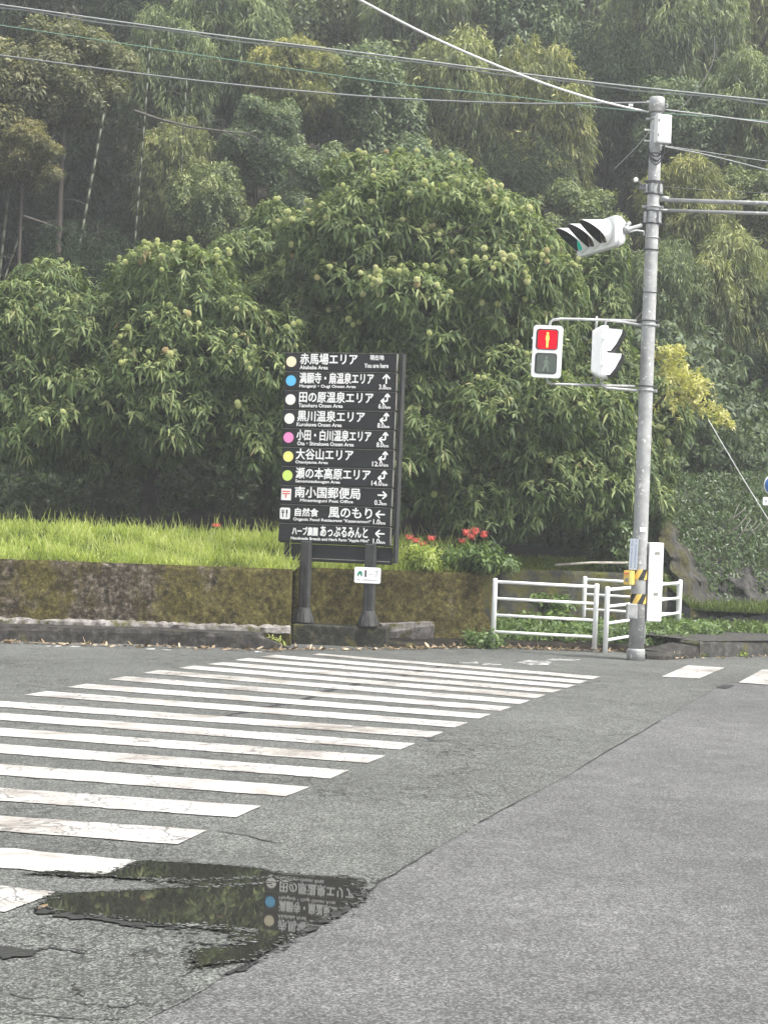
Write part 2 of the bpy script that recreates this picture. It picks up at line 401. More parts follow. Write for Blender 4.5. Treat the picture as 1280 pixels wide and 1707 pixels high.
def emis(name, c, s):
    m, nt, b = newmat(name); b.inputs['Base Color'].default_value = (c[0]*.1, c[1]*.1, c[2]*.1, 1); b.inputs['Specular IOR Level'].default_value = .1
    b.inputs['Emission Color'].default_value = (*c, 1); b.inputs['Emission Strength'].default_value = s; b.inputs['Roughness'].default_value = .3
    return m
M['redlamp'] = emis('lit_red_lamp', (1, .002, .022), .48); M['manlamp'] = emis('lit_figure', (1, .62, .12), .75)
M['greenlamp'] = emis('lit_green_lamp', (.01, .38, .26), .3)
M['darkglass'] = simple('dark_lens', (.060, .075, .062), .25, 0, .15); M['faintman'] = simple('unlit_figure', (.13, .17, .13), .3)
M['darklens'] = simple('unlit_vehicle_lens', (.05, .03, .02), .25)
M['wire'] = simple('grey_cable', (.22, .23, .23), .6); M['wirepale'] = simple('pale_cable', (.55, .56, .56), .5)
M['wiregreen'] = simple('green_cable', (.13, .24, .18), .6); M['wiredark'] = simple('dark_cable', (.05, .05, .052), .6)
M['insul'] = simple('white_porcelain', (.75, .75, .73), .25)
M['pvc'] = simple('pale_pvc', (.46, .43, .36), .6, 0, .3)

# ------------------------------------------------------------------ ground
def sheet(name, pts, z, mat, cuts=None, **k):
    me = bpy.data.meshes.new(name); me.from_pydata([(p[0], p[1], z) for p in pts], [], [list(range(len(pts)))]); me.update()
    bm = bmesh.new(); bm.from_mesh(me); bmesh.ops.recalc_face_normals(bm, faces=bm.faces)
    if sum(f.normal.z for f in bm.faces) < 0: bmesh.ops.reverse_faces(bm, faces=bm.faces)
    bm.to_mesh(me); bm.free()
    return link(name, me, mat)
tag(sheet('ground', [(-400, -200), (400, -200), (400, 500), (-400, 500)], -.004, M['soil']), kind='structure')
tag(sheet('road', [(-120, -60), (120, -60), (120, 30.6), (-120, 30.6)], 0, M['asphalt']), kind='structure')
# the older cracked surface left of the paving seam
seam_px = [(380, 1626), (440, 1592), (520, 1548), (600, 1497), (640, 1468), (720, 1420), (800, 1372), (880, 1328), (960, 1285), (1040, 1237), (1100, 1202), (1160, 1166), (1215, 1138)]
seam = [gp(*p) for p in seam_px]
d0 = (seam[0]-seam[2]).normalized(); seam0 = seam[0] + d0*1.2
old = [seam0 + d0*3 + Vector((.0, 0, 0))] + [seam0] + seam + [Vector((14, seam[-1].y+3, 0)), Vector((14, 30, 0)), Vector((-60, 30, 0)), Vector((-60, -20, 0)), Vector((seam0.x-1, -20, 0))]
def jit(pts, a, n=6):
    out = []
    for i in range(len(pts)-1):
        for k in range(n):
            p = lerp(pts[i], pts[i+1], k/n); out.append(p + Vector((random.uniform(-a, a), random.uniform(-a, a), 0)))
    out.append(pts[-1]); return out
oldp = jit(old[:15], .012) + old[15:]
tag(sheet('old_road_surface', oldp, .004, M['asphalt_old']), kind='structure')
def strip(pts, w0, w1=None, z=.006):
    """ragged flat strip along pts"""
    vs = []; n = len(pts)
    for i, p in enumerate(pts):
        t = (pts[min(i+1, n-1)]-pts[max(i-1, 0)]).normalized(); s = Vector((-t.y, t.x, 0))
        ww = lerp(w0, w1 if w1 is not None else w0, i/(n-1))*random.uniform(.45, 1.4)/2
        vs += [(p.x-s.x*ww, p.y-s.y*ww, z), (p.x+s.x*ww, p.y+s.y*ww, z)]
    return vs, [(2*i, 2*i+1, 2*i+3, 2*i+2) for i in range(n-1)]
cm = MB()
def crack(px, w0, w1=None, jt=.02, n=5, z=.0075):
    v, f = strip(jit([gp(*p) for p in px], jt, n), w0, w1, z); cm.add(v, f)
crack(seam_px[0:6], .018, .008, .01); crack(seam_px[6:8], .008, .006, .012); crack(seam_px[8:11], .006, .010, .012)
crack([(330, 1204), (380, 1194), (432, 1182), (500, 1170), (545, 1153), (600, 1140), (650, 1133), (700, 1119), (760, 1107)], .05, .10)
crack([(345, 1386), (400, 1392), (470, 1408)], .012); crack([(0, 1292), (60, 1300), (110, 1290), (170, 1296)], .014)
crack([(560, 1460), (590, 1466), (605, 1480)], .03); crack([(0, 1595), (40, 1590), (90, 1582), (140, 1592)], .02)
crack([(20, 1662), (110, 1672), (190, 1680), (260, 1676)], .008); crack([(0, 1690), (100, 1698), (200, 1702)], .008)
crack([(390, 1575), (330, 1610), (300, 1632)], .022, .004); crack([(430, 1604), (395, 1622)], .02)
crack([(210, 1530), (270, 1535), (330, 1528)], .012); crack([(120, 1640), (132, 1665), (128, 1650)], .008)
crack([(820, 1340), (760, 1320), (770, 1270), (830, 1240)], .005, .003, .06)
cm.build('road_cracks', M['crack']); tag(bpy.data.objects['road_cracks'], kind='structure')
# dark worn hole on the right
sheet_pts = [gp(u, v) for u, v in ((1192, 1146), (1205, 1143), (1224, 1143), (1215, 1147), (1208, 1149))]
tag(sheet('road_pothole', sheet_pts, .008, M['crack']), kind='structure')
# crosswalk stripes
TR = {0: (96, 1491), 1: (236, 1438.5), 2: (345, 1387), 3: (435, 1346), 4: (516, 1314), 5: (583, 1286), 6: (642, 1262), 7: (692, 1241), 8: (739, 1222), 9: (780, 1206), 10: (818, 1192), 11: (852, 1180), 12: (883, 1169), 13: (910, 1159.5), 14: (936, 1151), 15: (959, 1143), 16: (979, 1136), 17: (1000, 1129)}
BL = {9: (40, 1160), 10: (112, 1147), 11: (181, 1134), 12: (240, 1123), 13: (296, 1115), 14: (345, 1108.5), 15: (391, 1101.5), 16: (434, 1096), 17: (520, 1092.5)}
X0 = {0: 1480, 1: 1416, 2: 1362, 3: 1316, 4: 1276, 5: 1242, 6: 1215, 7: 1190, 8: 1170}
tr = {k: gp(*v) for k, v in TR.items()}; bl = {k: gp(*v) for k, v in BL.items()}
stripes = []
for k in range(18):
    a = tr[k]; prev = tr[k-1] if k else tr[0]*2-tr[1]
    ax = (prev - a); ax = ax.normalized()*.46
    if k in bl:
        c = bl[k]; L2 = bl.get(k-1, None); ax2 = (L2-c).normalized()*.46 if L2 is not None else ax
        if k == 17: ax2 = ax*.6
        P = [a, a+ax, c, c-ax2]
    else:
        d = (gp(0, X0[k]) - a).normalized()*4.15
        P = [a, a+ax, a+ax+d, a+d]
    pts = []
    for i in range(4):                       # slightly ragged outline
        p, q = P[i], P[(i+1) % 4]; n = 60 if i % 2 else 6
        for j in range(n):
            e = random.gauss(0, .006) if j else 0
            pts.append(lerp(p, q, j/n) + Vector((e*.5, e, 0)))
    o = sheet('crosswalk_stripe', pts, .010, M['paint'])
    stripes.append(o); tag(o, kind='structure')
for P in ([(1146, 1110), (1207, 1114), (1165, 1132), (1102, 1129)], [(1270, 1117), (1400, 1126), (1370, 1149), (1230, 1139)]):
    o = sheet('crosswalk_stripe', [gp(*p) for p in P], .010, M['paint']); tag(o, kind='structure')
wm = MB()
for P in ([(765, 1105), (795, 1104), (798, 1107), (770, 1107)], [(805, 1106), (838, 1108), (835, 1110), (803, 1109)], [(862, 1105), (880, 1101), (920, 1104), (915, 1109), (885, 1110)], [(905, 1102), (920, 1098.5), (968, 1100.5), (960, 1102.5)],
          [(76, 1076.5), (103, 1077), (103, 1079.5), (78, 1079)], [(117, 1077.5), (135, 1078), (135, 1080), (117, 1079.5)], [(243, 1081.5), (260, 1082), (258, 1084), (243, 1083.5)], [(268, 1083), (287, 1083.5), (287, 1085), (270, 1085)], [(424, 1086), (438, 1087), (437, 1089), (425, 1088.5)]):
    g = [gp(*p) for p in P]; wm.add([(p.x, p.y, .0085) for p in g], [tuple(range(len(g)))])
o = wm.build('worn_road_line', M['paint_worn']); tag(o, kind='structure')
# puddle: real outline on the road, with damp rims and dry islands
def blob(px, n, a, seed):
    r = random.Random(seed); pts = [gp(*p) for p in px]; out = []
    for i in range(len(pts)):
        p, q = pts[i], pts[(i+1) % len(pts)]
        for k in range(n):
            t = k/n; out.append(lerp(p, q, t) + Vector((r.gauss(0, a*1.6), r.gauss(0, a), 0)))
    return out
pud1 = [(236, 1439), (300, 1442), (380, 1447), (430, 1452), (480, 1462), (560, 1466), (596, 1470), (590, 1482), (612, 1488), (596, 1503), (548, 1530), (500, 1558), (455, 1585), (420, 1606), (372, 1610), (318, 1618), (322, 1600), (318, 1585), (390, 1585), (388, 1560), (330, 1548), (260, 1545), (212, 1540), (180, 1532), (120, 1528), (80, 1520), (62, 1512), (96, 1494), (210, 1490), (245, 1488), (300, 1482), (320, 1476), (260, 1472), (190, 1466), (100, 1464), (45, 1460), (100, 1457), (178, 1462)]
def fill(name, pts, z, mat):
    bm = bmesh.new(); vs_ = [bm.verts.new((p.x, p.y, z)) for p in pts]
    es = [bm.edges.new((vs_[i], vs_[(i+1) % len(vs_)])) for i in range(len(vs_))]
    bmesh.ops.triangle_fill(bm, edges=es, use_beauty=True)
    for f in bm.faces:
        if f.normal.z < 0: f.normal_flip()
    me = bpy.data.meshes.new(name); bm.to_mesh(me); bm.free(); return link(name, me, mat)
tag(fill('puddle_rim', blob([(u+(3 if u > 300 else -5), v+(6 if v > 1500 else -2)) for u, v in pud1], 6, .014, 4), .0115, M['damp']), kind='structure')
tag(fill('puddle', blob(pud1, 6, .008, 3), .014, M['water']), kind='structure')
def stipple(name, px, n, spread, size, z, mat, lb, seed):
    r = random.Random(seed); pts = [gp(*p) for p in px]; seg = [(pts[i], pts[(i+1) % len(pts)]) for i in range(len(pts))]; L = [(b-a).length for a, b in seg]; mb = MB()
    for k in range(n):
        a, b = r.choices(seg, L)[0]; c = lerp(a, b, r.random())+Vector((r.gauss(0, spread*1.6), r.gauss(0, spread), 0)); m = r.choice((5, 6, 7)); rad = r.uniform(*size); el = r.uniform(.9, 1.5)
        mb.add([(c.x+rad*el*math.cos(6.283*i/m)*r.uniform(.6, 1.2), c.y+rad*math.sin(6.283*i/m)*r.uniform(.6, 1.2), z+k*1e-6) for i in range(m)], [tuple(range(m))])
    tag(mb.build(name, mat), lb, 'puddle', None, 'stuff')
stipple('wet_specks', pud1, 500, .020, (.004, .014), .0120, M['water'], 'tiny wet specks around the edge of the puddle', 1)
stipple('dry_specks', pud1, 900, .014, (.003, .009), .0155, M['asphalt_old'], 'little dry stones of asphalt breaking the edge of the puddle', 2)
stipple('dry_specks', [(250, 1470), (330, 1472), (400, 1470), (450, 1466), (500, 1472), (420, 1478), (300, 1486)], 260, .018, (.004, .012), .0157, M['asphalt_old'], 'patch of dry asphalt stones standing out of the upper part of the puddle', 3)
stipple('dry_specks', [(300, 1548), (360, 1550), (420, 1556), (400, 1580), (330, 1575)], 200, .018, (.004, .012), .0158, M['asphalt_old'], 'patch of dry asphalt stones standing out of the lower part of the puddle', 4)
tag(fill('puddle_rim', blob([(0, 1582), (60, 1588), (70, 1596), (25, 1600), (0, 1604)], 5, .008, 9), .012, M['damp']), kind='structure')

# ------------------------------------------------------------------ kerb, wall, terrain
def ribbon(name, path, prof, mat, sub=.25, amp=0, seed=0, parent=None, smooth=False):
    """sweep profile [(offset_back, z)] along a plan path; offset is towards the left-hand normal (away from the road)"""
    P = [Vector((p[0], p[1], 0)) for p in path]; pts = []
    for i in range(len(P)-1):
        n = max(1, int((P[i+1]-P[i]).length/sub))
        pts += [lerp(P[i], P[i+1], k/n) for k in range(n)]
    pts.append(P[-1]); vs = []; r = random.Random(seed)
    for i, p in enumerate(pts):
        t = (pts[min(i+1, len(pts)-1)]-pts[max(i-1, 0)]).normalized(); s = Vector((-t.y, t.x, 0))
        for (o_, z) in (prof(i/(len(pts)-1)) if callable(prof) else prof):
            j = r.gauss(0, amp); vs.append((p.x+s.x*(o_+j), p.y+s.y*(o_+j), z+r.gauss(0, amp*.5)))
    m = len(vs)//len(pts); fs = [(i*m+k, (i+1)*m+k, (i+1)*m+k+1, i*m+k+1) for i in range(len(pts)-1) for k in range(m-1)]
    fs += [tuple(range(m)), tuple(range(len(vs)-m, len(vs)))[::-1]]
    me = bpy.data.meshes.new(name); me.from_pydata(vs, [], fs); me.update()
    bm = bmesh.new(); bm.from_mesh(me); bmesh.ops.recalc_face_normals(bm, faces=bm.faces); bm.to_mesh(me); bm.free()
    for p in me.polygons: p.use_smooth = smooth
    return link(name, me, mat, parent)
kl = [gp(-700, 1046), gp(0, 1069), gp(250, 1075), gp(432, 1083)]
ker = ribbon('road_kerb', kl, [(0, -.02), (.015, .15), (.04, .20), (.30, .215), (.42, .215), (.42, -.02)], M['kerb'], .12, .006, 3)
tag(ker, kind='structure')
ke = ribbon('road_kerb', [gp(432, 1083), gp(490, 1083.5)], lambda t: [(0, -.02), (.02, .16*(1-t)+.005), (.08, .20*(1-t)+.01), (.30, .205*(1-t)+.012), (.30, -.02)], M['kerb'], .12, .004, 5)
tag(ke, kind='structure')
# retaining wall: left run, jog behind the sign, right run, return, rear run behind the fences
def wall_mesh(name, a, b, z0, z1, th, mat, label, amp=.035, seed=1, cap=None, res=.07):
    """displaced rough wall face between plan points a,b, with a coping slab as a part"""
    a = Vector((a[0], a[1], 0)); b = Vector((b[0], b[1], 0)); L = (b-a).length; t = (b-a)/L; s = Vector((-t.y, t.x, 0))
    nx = int(L/res); nz = max(3, int((z1-z0)/res)); rr = np.random.default_rng(seed)
    from mathutils import noise as mn
    vs = []; fs = []
    for i in range(nx+1):
        for j in range(nz+1):
            x = L*i/nx; z = z0+(z1-z0)*j/nz; p = a+t*x
            d = (mn.fractal(Vector((p.x*2.2, p.y*2.2, z*2.2)), 1, 2, 5)*amp + mn.noise(Vector((p.x*9, p.y*9, z*9+seed)))*amp*.5)
            lean = (z-z0)*.06
            if j == nz: d *= .3
            vs.append((p.x+s.x*(d+lean), p.y+s.y*(d+lean), z))
    for i in range(nx):
        for j in range(nz):
            k = i*(nz+1)+j; fs.append((k, k+nz+1, k+nz+2, k+1))
    top0 = len(vs)
    for i in range(nx+1):
        p = a+t*(L*i/nx); vs.append((p.x+s.x*th, p.y+s.y*th, z1)); vs.append((p.x+s.x*th, p.y+s.y*th, z0))
    for i in range(nx):
        k = i*(nz+1)+nz; q = top0+2*i
        fs.append((k, k+nz+1, q+2, q)); fs.append((q, q+2, q+3, q+1))
    for e in (0, nx):
        k = e*(nz+1); q = top0+2*e; fs.append(tuple([k+j for j in range(nz+1)]+[q, q+1]))
    me = bpy.data.meshes.new(name); me.from_pydata(vs, [], fs); me.update()
    bm = bmesh.new(); bm.from_mesh(me); bmesh.ops.recalc_face_normals(bm, faces=bm.faces); bm.to_mesh(me); bm.free()
    for p in me.polygons[:nx*nz]: p.use_smooth = True
    o = link(name, me, mat); tag(o, label, 'wall'); return o
WZ = 1.07
wl0 = gp(-700, 1046)+Vector((0, .36, 0)); wl0.z = 0
wl = at(487, 1000, 25.1)
wall1 = wall_mesh('retaining_wall', (wl0.x, wl0.y), (wl.x, wl.y), .12, WZ, .45, M['moss'], 'long low retaining wall of patchy grey and mossy concrete under the bright grass, left of the signboard', .045, 2)
ribbon('wall_footing', [(wl0.x, wl0.y-.03), (wl.x, wl.y-.05)], [(0, .18), (.01, .25), (.06, .285), (.1, .285), (.1, .18)], M['mortar'], .07, .016, 8, wall1)
wr0 = at(489, 1000, 26.35); wr1 = at(822, 1000, 27.0)
wall2 = wall_mesh('retaining_wall', (wr0.x, wr0.y), (wr1.x, wr1.y), -.02, WZ, .4, M['moss'], 'retaining wall covered in yellow-green moss directly behind the signboard posts', .03, 5)
ribbon('wall_footing', [(at(638, 1000, 26.2).x, at(638, 1000, 26.2).y), (at(725, 1000, 26.4).x, at(725, 1000, 26.4).y)], lambda t: [(0.05, .02), (-.03, .16+.14*t), (0.0, .29+.05*t), (.2, .30+.05*t), (.2, .02)], M['mortar'], .07, .012, 11, wall2)
rt = wall_mesh('retaining_wall', (wl.x, wl.y), (wr0.x+.0, wr0.y), .0, WZ-.01, .3, M['moss'], 'short return of the retaining wall just left of the signboard post', .02, 7)
wb0 = at(830, 1000, 29.7); wb1 = at(1112, 1000, 30.4)
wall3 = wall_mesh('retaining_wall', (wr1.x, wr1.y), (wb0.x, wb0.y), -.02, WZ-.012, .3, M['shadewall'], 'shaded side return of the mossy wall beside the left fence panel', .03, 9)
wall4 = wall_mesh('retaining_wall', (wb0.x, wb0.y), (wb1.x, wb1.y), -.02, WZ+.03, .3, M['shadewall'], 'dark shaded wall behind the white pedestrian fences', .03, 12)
# terrain behind the walls
def wall_y(x):
    pts = [(wl0.x-40, wl0.y-1.6), (wl0.x, wl0.y), (wl.x, wl.y), (wr0.x, wr0.y), (wr1.x, wr1.y), (wb0.x, wb0.y), (wb1.x, wb1.y), (6.2, 30.2), (60, 31.5)]
    return float(np.interp(x, [p[0] for p in pts], [p[1] for p in pts]))
def sstep(a, b, x):
    t = min(1, max(0, (x-a)/(b-a))); return t*t*(3-2*t)
def terrain_z(x, y):
    from mathutils import noise as mn
    s = y - wall_y(x); k = sstep(4.6, 5.4, x)
    base = lerp(WZ-.03, .22, k)
    rise = lerp(.42*sstep(0, 3.0, s), .9*sstep(.8, 4.5, s)+.3, k)
    off = 8.5*math.exp(-((x+8.2)/3.0)**4)
    hill = max(0, y-35.5-off)*(.78+off*.05)
    hill *= sstep(35.5+off, 39+off, y)
    bumps = (mn.fractal(Vector((x*.25, y*.25, 3)), 1, 2, 4)*.5)*sstep(2, 8, s)*1.6
    return base+rise+hill+bumps
def build_terrain():
    xs = np.concatenate([np.arange(-60, -12, 2.), np.arange(-12, 12, .4), np.arange(12, 62, 2.)])
    ss = np.concatenate([np.arange(.14, 5, .25), np.arange(5, 14, .6), np.arange(14, 75, 3.)])
    vs = []; fs = []
    for x in xs:
        y0 = wall_y(x)
        for s in ss: vs.append((x, y0+s, terrain_z(x, y0+s)))
    n = len(ss)
    for i in range(len(xs)-1):
        for j in range(n-1): fs.append((i*n+j, (i+1)*n+j, (i+1)*n+j+1, i*n+j+1))
    me = bpy.data.meshes.new('hillside'); me.from_pydata(vs, [], fs); me.update()
    for p in me.polygons: p.use_smooth = True
    return tag(link('hillside', me, M['soil']), kind='structure')
build_terrain()
# fenced verge ground and right footway
vp = [gp(640, 1080), gp(700, 1082), gp(822, 1078), gp(900, 1080), gp(1005, 1084), gp(1040, 1088)]
tag(ribbon('verge', [(p.x, p.y) for p in vp], [(0, -.01), (.03, .05), (.10, .085), (4.6, .16)], M['soil'], .15, .008, 21), kind='structure')
fw = [gp(1128, 1092), gp(1165, 1096.5), gp(1300, 1094), gp(2200, 1085)]
tag(ribbon('footway', [(p.x, p.y) for p in fw], [(0, -.01), (.02, .20), (.06, .235), (3.4, .25), (3.8, .05)], M['kerbtop'], .2, .006, 22), kind='structure')
tag(ribbon('road_kerb', [gp(1078, 1100), gp(1105, 1101), gp(1165, 1097)], lambda t: [(0, -.01), (.01, .05+.05*t), (.04, .07+.09*t), (.45, .09+.11*t), (.5, -.01)], M['kerb'], .15, .005, 23), kind='structure')

# ------------------------------------------------------------------ foliage machinery (numpy)
def leaf_mesh(name, P, D, Nn, L, W, droop, tint, segs=2):
    """P base, D direction, Nn surface normal hint (n,3); L,W,droop,tint (n,)"""
    n = len(P); D = D/np.linalg.norm(D, axis=1, keepdims=True)
    S = np.cross(D, Nn); S /= np.linalg.norm(S, axis=1, keepdims=True)+1e-9
    Z = np.array([0, 0, -1.0]); L = L[:, None]; W = W[:, None]; dr = droop[:, None]
    c = lambda t: P + D*L*t + Z*L*dr*t*t
    if segs == 2:
        a, b, m1, m2 = c(0), c(1), c(.36), c(.74)
        V = np.stack([a, m1-S*W*.5, m1+S*W*.5, m2-S*W*.38, m2+S*W*.38, b], 1); k = 6
        fq = [(1, 3, 4, 2)]; ft = [(0, 1, 2), (3, 5, 4)]
    else:
        a, b, m1 = c(0), c(1), c(.45)
        V = np.stack([a, m1-S*W*.5, m1+S*W*.5, b], 1); k = 4; fq = []; ft = [(0, 1, 2), (1, 3, 2)]
    V = V.reshape(-1, 3)
    off = (np.arange(n)*k)[:, None]
    loops = []; starts = []; tot = []
    per = []
    for f in fq+ft: per += list(f)
    loops = (off + np.array(per)[None, :]).reshape(-1)
    sizes = np.tile(np.array([len(f) for f in fq+ft]), n); starts = np.concatenate([[0], np.cumsum(sizes)[:-1]])
    me = bpy.data.meshes.new(name)
    me.vertices.add(len(V)); me.vertices.foreach_set('co', V.astype(np.float32).ravel())
    me.loops.add(len(loops)); me.loops.foreach_set('vertex_index', loops.astype(np.int32))
    me.polygons.add(len(sizes)); me.polygons.foreach_set('loop_start', starts.astype(np.int32)); me.polygons.foreach_set('loop_total', sizes.astype(np.int32))
    me.update(calc_edges=True)
    at_ = me.attributes.new('tint', 'FLOAT', 'POINT'); at_.data.foreach_set('value', np.repeat(tint, k).astype(np.float32))
    return me
def unit(a): return a/(np.linalg.norm(a, axis=1, keepdims=True)+1e-9)
def shell(lobes, n, rg, lo=.72, hi=1.03, inner=.62):
    """random points near the surface of a union of ellipsoids; returns points, outward normals"""
    C = np.array([l[0] for l in lobes], float); Rr = np.array([l[1] for l in lobes], float)
    wgt = (Rr[:, 0]*Rr[:, 2]); wgt /= wgt.sum(); P = []; Q = []
    tot = 0
    while tot < n:
        k = rg.choice(len(lobes), size=n, p=wgt); d = unit(rg.normal(size=(n, 3)))
        r = rg.uniform(lo, hi, n)[:, None]
        p = C[k]+d*Rr[k]*r; nn = unit(d/Rr[k])
        q = (p[:, None, :]-C[None])/Rr[None]; dist = np.linalg.norm(q, axis=2); dist[np.arange(n), k] = 9
        ok = dist.min(1) > inner; P.append(p[ok]); Q.append(nn[ok]); tot += ok.sum()
    return np.concatenate(P)[:n], np.concatenate(Q)[:n]
def rosettes(P, Q, rg, nl, L, W, up=.35, droop=(.25, .7), spread=.5, tintbase=None):
    """leaf fans: nl leaves radiating from each shoot tip"""
    n = len(P); ax = unit(Q*1.0+np.array([0, 0, up])+rg.normal(size=(n, 3))*.35)
    ref = unit(rg.normal(size=(n, 3))); u = unit(np.cross(ax, ref)); v = np.cross(ax, u)
    A = np.repeat(ax, nl, 0); U = np.repeat(u, nl, 0); V = np.repeat(v, nl, 0)
    N_ = n*nl; ang = rg.uniform(0, 2*np.pi, N_)
    el = rg.normal(.18, .34, N_)
    D = (U*np.cos(ang)[:, None]+V*np.sin(ang)[:, None])*np.cos(el)[:, None]+A*np.sin(el)[:, None]
    base = np.repeat(P, nl, 0) - A*rg.uniform(0, spread*.5, N_)[:, None]*.35 + rg.normal(size=(N_, 3))*.012
    nn = A+rg.normal(size=(N_, 3))*.25
    tb = rg.uniform(0, 1, n) if tintbase is None else tintbase
    tint = np.clip(np.repeat(tb, nl)*.55+rg.uniform(0, .45, N_), 0, 1)
    return base, D, nn, rg.uniform(*L, N_), rg.uniform(*W, N_), rg.uniform(*droop, N_), tint
def trunk_mb(base, targets, r0, mb=None, fork=.35, rr=None):
    """tapered trunk from base up to a fork and limbs to each target"""
    rr = rr or random; mb = mb or MB(); base = Vector(base)
    mid = sum((Vector(t) for t in targets), Vector())/len(targets); fk = lerp(base, Vector((lerp(base.x, mid.x, .4), lerp(base.y, mid.y, .4), mid.z)), fork)
    pts = [lerp(base, fk, k/4)+Vector((rr.gauss(0, r0*.3), rr.gauss(0, r0*.3), 0))*(k > 0 and k < 4) for k in range(5)]
    mb.tube(pts, [r0*1.25, r0, r0*.9, r0*.82, r0*.8], 8)
    for t in targets:
        t = Vector(t); L = (t-fk).length
        q = [fk+ (t-fk)*(k/5) + Vector((rr.gauss(0, .05*L), rr.gauss(0, .05*L), .10*L*math.sin(math.pi*k/5)))*(k > 0) for k in range(6)]
        mb.tube(q, [r0*.5*(1-.8*k/5) for k in range(6)], 6)
        for s in range(4):
            a = q[2+s % 3]; e = a+Vector((rr.gauss(0, .25*L), rr.gauss(0, .2*L), rr.uniform(0, .3*L)))
            mb.tube([a, lerp(a, e, .5)+Vector((0, 0, .04*L)), e], [r0*.16, r0*.1, r0*.04], 5)
    return mb
def px_lobes(spec):
    out = []
    for u, v, Y, ru, rv, rd in spec:
        k = Y/F; c = at(u, v, Y); out.append(((c.x, c.y, c.z), (ru*k, rd, rv*k)))
    return out

# ------------------------------------------------------------------ chestnut trees
def burr_mesh():
    bm = bmesh.new(); bmesh.ops.create_icosphere(bm, subdivisions=2, radius=.042)
    for f in list(bm.faces):
        c = f.calc_center_median(); n = c.normalized()
        r = bmesh.ops.poke(bm, faces=[f]); 
        for v in r['verts']: v.co = n*.060*random.uniform(.9, 1.1)
    me = bpy.data.meshes.new('chestnut_burr'); bm.to_mesh(me); bm.free(); me.materials.append(M['burr']); return me
BURR = burr_mesh()
def chestnut(spec, base_px, n, label, nb, seed, burr_zone=None, r0=.16):
    rg = np.random.default_rng(seed); lobes = px_lobes(spec)
    b = at(base_px[0], 900, base_px[1]); b.z = terrain_z(b.x, b.y)
    root = empty('chestnut_tree', b, 0, label, 'tree', 'chestnut trees behind the retaining wall')
    o0 = np.array(b)
    L2 = [(tuple(np.array(c)-o0), r) for c, r in lobes]
    # break each big lobe into smaller lumps so that the outline is uneven
    small = []
    for c, r in L2:
        for k in range(9):
            d = unit(rg.normal(size=(1, 3)))[0]; d[1] = -abs(d[1]) if rg.random() < .7 else d[1]
            s = rg.uniform(.26, .46); small.append((tuple(np.array(c)+d*np.array(r)*rg.uniform(.62, .86)), tuple(np.array(r)*s)))
    allL = [(c, tuple(np.array(r)*.86)) for c, r in L2]+small
    P, Q = shell(allL, n, rg, .80, 1.05, .80)
    hang = unit(Q); ptb = np.clip(rg.normal(.38, .24, n)+.34*Q[:, 2]-.1*Q[:, 1], 0, 1)  # up-facing tufts get a paler tint: light on the crown tops painted in
    bs, D, nn, LL, WW, dr, ti = rosettes(P, hang, rg, 10, (.075, .195), (.026, .048), .45, (.30, .85), .5, ptb)
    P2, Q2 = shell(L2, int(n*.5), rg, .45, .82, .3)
    r2 = rosettes(P2, Q2, rg, 7, (.14, .24), (.045, .07), .3, (.2, .7), .5, rg.uniform(0, .4, len(P2)))  # inner fill leaves kept dark, shade inside the crown put into the tint
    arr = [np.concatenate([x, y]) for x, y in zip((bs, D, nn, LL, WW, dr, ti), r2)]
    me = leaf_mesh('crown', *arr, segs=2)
    cr = link('crown', me, M['chestnut'], root); cr['kind'] = 'stuff'
    mb = trunk_mb((0, 0, -.1), [c for c, r in L2], r0, rr=random.Random(seed)); mb.build('trunk', M['bark'], root)
    # burrs on the camera-facing, upper outside
    cand = np.where((Q[:, 1] < -.15) & (Q[:, 2] > -.15))[0]
    if burr_zone is not None:
        keep = []
        for i in cand:
            p = P[i]+o0; d = p-np.array([0, 0, H]); zc = float(np.dot(d, FWD)); u = 640+F*float(np.dot(d, CX))/zc; v = 853.5-F*float(np.dot(d, CU))/zc
            if rg.random() < burr_zone(u, v): keep.append(i)
        cand = np.array(keep)
    # favour the outermost ones
    q = np.stack([np.linalg.norm((P[cand]-np.array(c))/np.array(r), axis=1) for c, r in L2]).min(0); cand = cand[np.argsort(-q+rg.normal(0, .28, len(q)))][:nb]
    k = 0
    for i in cand:
        for j in range(1 if rg.random() < .6 else 2):
            p = P[i]+Q[i]*rg.uniform(.0, .09)+rg.normal(size=3)*np.array([.05, .02, .045])*(j > 0)*1.3
            o = bpy.data.objects.new('chestnut_burr', BURR); col.objects.link(o); o.parent = root; o.location = p
            s = rg.uniform(.68, 1.05); o.scale = (s, s, s); o.rotation_euler = tuple(rg.uniform(0, 6, 3)); k += 1
    return root
chestnut([(690, 345, 31.5, 185, 95, 1.9), (600, 420, 31.0, 150, 110, 1.8), (800, 430, 31.0, 165, 120, 1.9), (700, 560, 30.6, 200, 130, 1.7), (900, 520, 31.2, 95, 120, 1.5), (850, 690, 30.2, 150, 120, 1.6), (720, 760, 30.0, 110, 95, 1.3), (930, 800, 30.4, 110, 80, 1.2), (520, 560, 31.2, 95, 110, 1.4), (800, 830, 29.9, 130, 62, 1.0), (700, 690, 30.2, 90, 80, 1.0), (985, 730, 30.6, 80, 110, 1.1), (540, 700, 31.4, 90, 120, 1.1)],
         (690, 31.2), 8600, 'largest chestnut tree laden with pale green burrs, rising behind the signboard', 140, 3,
         lambda u, v: 1.0 if v < 480 else (.35 if v < 620 else .12), .2)
